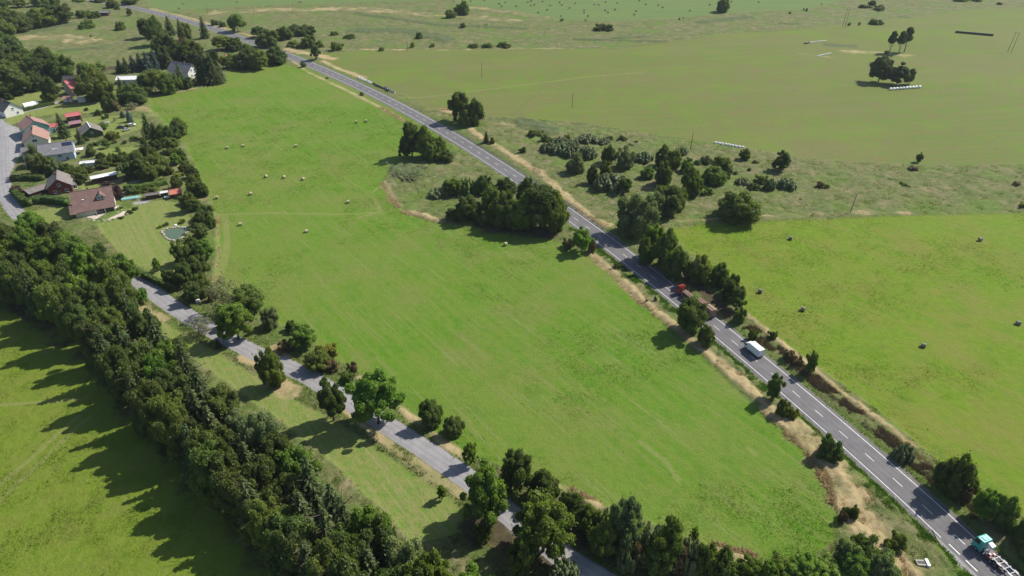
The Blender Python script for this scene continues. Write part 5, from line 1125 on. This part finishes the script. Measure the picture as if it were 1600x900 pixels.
row(6, (561,123), (580,131), BW, 'wrapped_bale', 'white bale by the road, left of the black ones', 'white bales beside the main road', rr=1.15)
row(9, (584,132.5), (606,143), BB, 'wrapped_bale', 'black wrapped bale in the line beside the main road', 'black bales beside the main road', rr=1.15)
row(6, (603,138.5), (616,146), BBW, 'wrapped_bale', 'black bale with white ends by the road', 'black and white bales beside the main road', rr=1.15)
row(9, (1118,224.5), (1160,232), BW, 'wrapped_bale', 'white wrapped bale in the row at the scrub edge', 'white bales at the scrub edge', rr=1.0)
row(11, (1264,67), (1290,64), BW, 'wrapped_bale', 'white bale behind the reed patch on the far meadow', 'white bales around the reed patch', rr=.6)
row(8, (1278,88), (1297,84), BW, 'wrapped_bale', 'white bale in the short row before the reed patch', 'white bales before the reed patch', rr=.7)
row(3, (1258,68.5), (1263,67.5), BB, 'wrapped_bale', 'black bale at the left tip of the reed patch', 'black bales by the reed patch', rr=1.0)

# ------------------------------------------------------------------ poles, guard rail, posts, culvert
def pole(u, v, H, label, tilt=0, double=False, cross=True, name='power_pole', group='power poles in the fields'):
    p = gp(u, v); r = empty(name, p, .3, label, 'power pole', group)
    for y in ((-1.6, 1.6) if double else (0,)):
        b = MB(); b.tube((0, y, -.3), (tilt, y*.9, H), .19, .12, 8); b.build('pole', M['wood'], r)
    if cross:
        b = MB(); b.box((tilt, 0, H-.35), (.16, 5.2 if double else 2.2, .16)); cr = b.build('crossarm', M['wood'], r)
        for y in ((-2.2, 0, 2.2) if double else (-.9, 0, .9)): b = MB(); b.tube((tilt, y, H-.27), (tilt, y, H+.05), .07, .05, 6); b.build('insulator', M['trim'], cr)
    return r
pole(753,121.5,10.5,'wooden power pole alone on the far meadow, left one'); pole(894,168.5,9.3,'wooden power pole on the far meadow nearer the wet scrub'); pole(1328,333,9.3,'leaning wooden pole at the top edge of the right meadow', .8, cross=False)
pole(1078.5,234,9.8,'bare wooden pole behind the wet scrub', .3, cross=False); pole(458,22.5,11,'wooden power pole in the rough ground near the top left'); pole(637,80,11,'wooden power pole at the upper edge of the far meadow'); pole(1577,81.5,15,'double wooden power pole on the far right meadow', 1.2, True); pole(1318,43,16,'double wooden power pole in the top right scrubland', .8, True)
pole(325,22.5,10,'wooden power pole beyond the far bend of the road'); pole(217.5,31,10,'leaning wooden pole beside the far left stretch of road', -1.0, cross=False); pole(397,25,10,'wooden power pole in the rough strip behind the far trees')
# guard rail right of the road
gr_ = empty('guard_rail', (*on_main(300, -5.0)[0], 0), 0, 'long steel guard rail along the right side of the main road', 'guard rail'); ox_, oy_ = gr_.location.x, gr_.location.y
b = MB(); s0, s1 = s_at(243), s_at(378); s_ = s0; prev = None; npst = 0
while s_ < s1:
    x = np.interp(s_, MS, MAIN[:, 0])-5.0*np.interp(s_, MS, MN[:, 0])-ox_; y = np.interp(s_, MS, MAIN[:, 1])-5.0*np.interp(s_, MS, MN[:, 1])-oy_
    if prev:
        dx_, dy_ = x-prev[0], y-prev[1]; L_ = math.hypot(dx_, dy_); b.box(((x+prev[0])/2, (y+prev[1])/2, .66), (L_+.02, .07, .32), rz=math.atan2(dy_, dx_))
    pb = MB(); pb.box((x, y, .3), (.12, .12, .66)); pb.build('post', M['steel'], gr_)
    prev = (x, y); s_ += 4.0
b.build('rail', M['steel'], gr_)
def post(Y, off, label, dark=False):
    p, _ = on_main(Y, off); r = empty('road_marker_post', (p[0], p[1], -.05), _, label, 'marker post', 'marker posts along the main road')
    b = MB(); b.box((0, 0, .55), (.12, .22, 1.15), ch=.02); b.build('post', M['v_dark' if dark else 'trim'], r); b = MB(); b.box((-.07, 0, .9), (.02, .12, .22)); b.build('reflector', M['tail'], r)
post(gp(650,172)[1], -5.2, 'white marker post right of the road by the far straight'); post(gp(1127,539)[1], 5.0, 'dark marker post left of the road near the white van', True); post(gp(1051,443)[1], -5.2, 'white marker post right of the road ahead of the timber lorry')
post(gp(938,388)[1], 5.1, 'white marker post left of the road by the thicket corner'); post(gp(1384,772)[1], 5.2, 'white marker post left of the road near the straw strip'); post(gp(1322,640)[1], -5.3, 'white marker post right of the road beside the brown reeds')
p = gp(1441, 881); cu = empty('culvert_headwall', p, R_(-5), 'small concrete culvert headwall in the grass by the road junction', 'culvert')
b = MB(); b.box((.95, 0, .35), (.7, 1.9, .8), ch=.04); b.build('end_slab', M['trim'], cu); b = MB(); b.box((-.4, 0, .2), (2.0, 1.5, .55), ch=.05); bo = b.build('channel_body', M['stone'], cu); b = MB(); b.box((-.35, 0, .48), (1.7, .7, .04)); b.build('slot_shade', M['v_dark'], bo)  # thin dark plate stands in for the shade inside the open slot
p = gp(310, 473); sg = empty('white_box_trailer', p, .3, 'small white utility box beside the side road below the hedge', 'utility box'); b = MB(); b.box((0, 0, .75), (1.3, .8, 1.3), ch=.05); b.build('box', M['trim'], sg); b = MB(); b.box((0, 0, .06), (1.5, 1.0, .14)); b.build('base', M['stone'], sg)

# ------------------------------------------------------------------ grass, weeds and reeds nobody could count
def grass_mat(name, c1, c2, tr=.55):
    return leaf_mat(name, c1, c2, trans=tr, var=0.0)
def scatter(name, label, X, Y, H, Wd, mat, seed, k=3, z0=-.1, lean=.35, group=None):
    rs = np.random.RandomState(seed); n = len(X); X = np.repeat(X, k); Y = np.repeat(Y, k); H = np.repeat(H, k)*(.6+rs.rand(n*k)*.7); Wd = np.repeat(Wd, k)
    x = X+rs.randn(n*k)*Wd*.7; y = Y+rs.randn(n*k)*Wd*.7; a = rs.rand(n*k)*2*PI; dx = np.cos(a)*Wd*.5; dy = np.sin(a)*Wd*.5
    b_ = rs.rand(n*k)*2*PI; lx = np.cos(b_)*H*lean; ly = np.sin(b_)*H*lean; Z = np.full(n*k, z0)
    V = np.stack([np.stack([x-dx, y-dy, Z], 1), np.stack([x+dx, y+dy, Z], 1), np.stack([x+lx+dx*.3, y+ly+dy*.3, Z+H], 1)], 1).reshape(-1, 3)
    F = np.arange(len(V)).reshape(-1, 3); tint = np.clip(np.repeat(rs.rand(n), k)*.6+rs.rand(n*k)*.4, 0, 1)
    me = np_mesh(name, V, F, [mat], tint=tint); o = bpy.data.objects.new(name, me); C.objects.link(o); return tag(o, kind='stuff')
rs = np.random.RandomState(99)
def cloud(n, ymin, ymax, pw=1.6):
    """random ground points, denser close by"""
    t = rs.rand(n)**pw; Y = ymin+(ymax-ymin)*t; X = (rs.rand(n)*2-1)*.84*(Y+55); return X, Y
# meadow turf tufts
X, Y = cloud(520000, 78, 420, 1.5); w, dm, dl = landcover(X, Y)
road_ok = (dm > 5.2) & (dl > 3.3)
pn = fbm(X, Y, 6, 61, 4); mm = (w['lush'] > .5) & (w['straw'] < .3) & road_ok & (rs.rand(len(X)) < np.clip((pn-.38)*4, .12, 1))
scatter('meadow_grass', '', X[mm], Y[mm], .05+.09*pn[mm], .16+.0009*Y[mm], grass_mat('meadow_tuft', (.066, .150, .011), (.125, .200, .022)), 1, k=2, z0=-.08, lean=.8)
mm = (w['right'] > .5) & road_ok & (rs.rand(len(X)) < np.clip((pn-.38)*4, .12, 1))
scatter('clover_grass', '', X[mm], Y[mm], .05+.09*pn[mm], .16+.0009*Y[mm], grass_mat('clover_tuft', (.080, .158, .010), (.150, .212, .020)), 2, k=2, z0=-.08, lean=.8)
# darker weed clumps in patches
X2, Y2 = cloud(90000, 85, 460, 1.3); w2, dm2, dl2 = landcover(X2, Y2); pq = fbm(X2, Y2, 16, 71, 4)
mm2 = ((w2['lush'] > .8) | (w2['right'] > .8)) & (w2['left'] < .5) & (pq > .57) & (dm2 > 8)
scatter('weed_patches', '', X2[mm2], Y2[mm2], np.full(mm2.sum(), .11), np.full(mm2.sum(), .36), grass_mat('weed_leaf', (.085, .235, .014), (.125, .265, .026)), 3, k=4, z0=-.06, lean=1.0)
mm2 = ((w2['lush'] > .8) | (w2['right'] > .8)) & (rs.rand(len(X2)) < .007)
scatter('dock_plants', '', X2[mm2], Y2[mm2], np.full(mm2.sum(), .2), np.full(mm2.sum(), .36), grass_mat('dock_leaf', (.060, .150, .016), (.095, .190, .024)), 4, k=6, z0=-.06, lean=.8)
# rough grass and straw
field = np.maximum.reduce([w['lush'], w['right'], w['far'], w['top'], w['lawn'], w['pave']])
mm = (field < .4) & road_ok & (w['straw'] < .4) & (w['soil'] < .5)
scatter('rough_grass', '', X[mm], Y[mm], .28+.35*pn[mm], .22+.0008*Y[mm], grass_mat('rough_tuft', (.080, .130, .028), (.210, .210, .085)), 5, k=2, z0=-.1, lean=.7)
mm = (w['straw'] > .35) & (dm > 5.6) & (dl > 16)
xs, ys_ = X[mm], Y[mm]
scatter('straw_grass', '', xs, ys_, .35+.45*pn[mm], .2+.0008*ys_, grass_mat('straw_tuft', (.34, .27, .145), (.54, .45, .27)), 6, k=5, z0=-.1, lean=.95)
# brown reeds on the bank right of the road, fresh verge between
def along(n, y0, y1, o0, o1):
    yy = rs.uniform(y0, y1, n); s__ = np.interp(yy, MAIN[:, 1], MS); oo = rs.uniform(0, 1, n); oo = o0+(o1-o0)*oo
    return np.interp(s__, MS, MAIN[:, 0])+np.interp(s__, MS, MN[:, 0])*oo, np.interp(s__, MS, MAIN[:, 1])+np.interp(s__, MS, MN[:, 1])*oo
xa, ya = along(5200, 104, 181, -7.6, -11.6); q = fbm(xa, ya, 3, 81, 3); k_ = q > .43
scatter('brown_reeds', '', xa[k_], ya[k_], .3+.8*q[k_], np.full(k_.sum(), .45), grass_mat('brown_reed', (.085, .062, .036), (.21, .165, .105), .2), 7, k=6, z0=-.1, lean=.45)
xa, ya = along(3200, 108, 182, -10.9, -12.6)
scatter('pale_reeds', '', xa, ya, np.full(len(xa), .5), np.full(len(xa), .35), grass_mat('pale_reed', (.30, .22, .11), (.44, .35, .20), .2), 8, k=4, z0=-.1, lean=.6)
xa, ya = along(9000, 86, 260, 5.4, 8.6); k_ = fbm(xa, ya, 4, 91, 3) > .42
scatter('green_verge_weeds', '', xa[k_], ya[k_], np.full(k_.sum(), .55), np.full(k_.sum(), .34), grass_mat('verge_weed', (.040, .100, .016), (.095, .175, .028)), 9, k=4, z0=-.1, lean=.7)
xa, ya = along(2600, 150, 330, 9.5, 12.0)
print('objects', len(C.objects))

# ------------------------------------------------------------------ thin haze over the whole valley
def haze():
    b = MB(); b.box((0, 3000, 82), (24000, 14000, 168)); m = bpy.data.materials.new('haze'); m.use_nodes = True; nt = m.node_tree; nt.nodes.clear()
    out = nt.nodes.new('ShaderNodeOutputMaterial'); v = nt.nodes.new('ShaderNodeVolumePrincipled'); v.inputs['Color'].default_value = (.75, .85, 1, 1); v.inputs['Density'].default_value = .00005; v.inputs['Anisotropy'].default_value = .2
    nt.links.new(v.outputs[0], out.inputs['Volume']); tag(b.build('haze', m), kind='stuff')
haze()
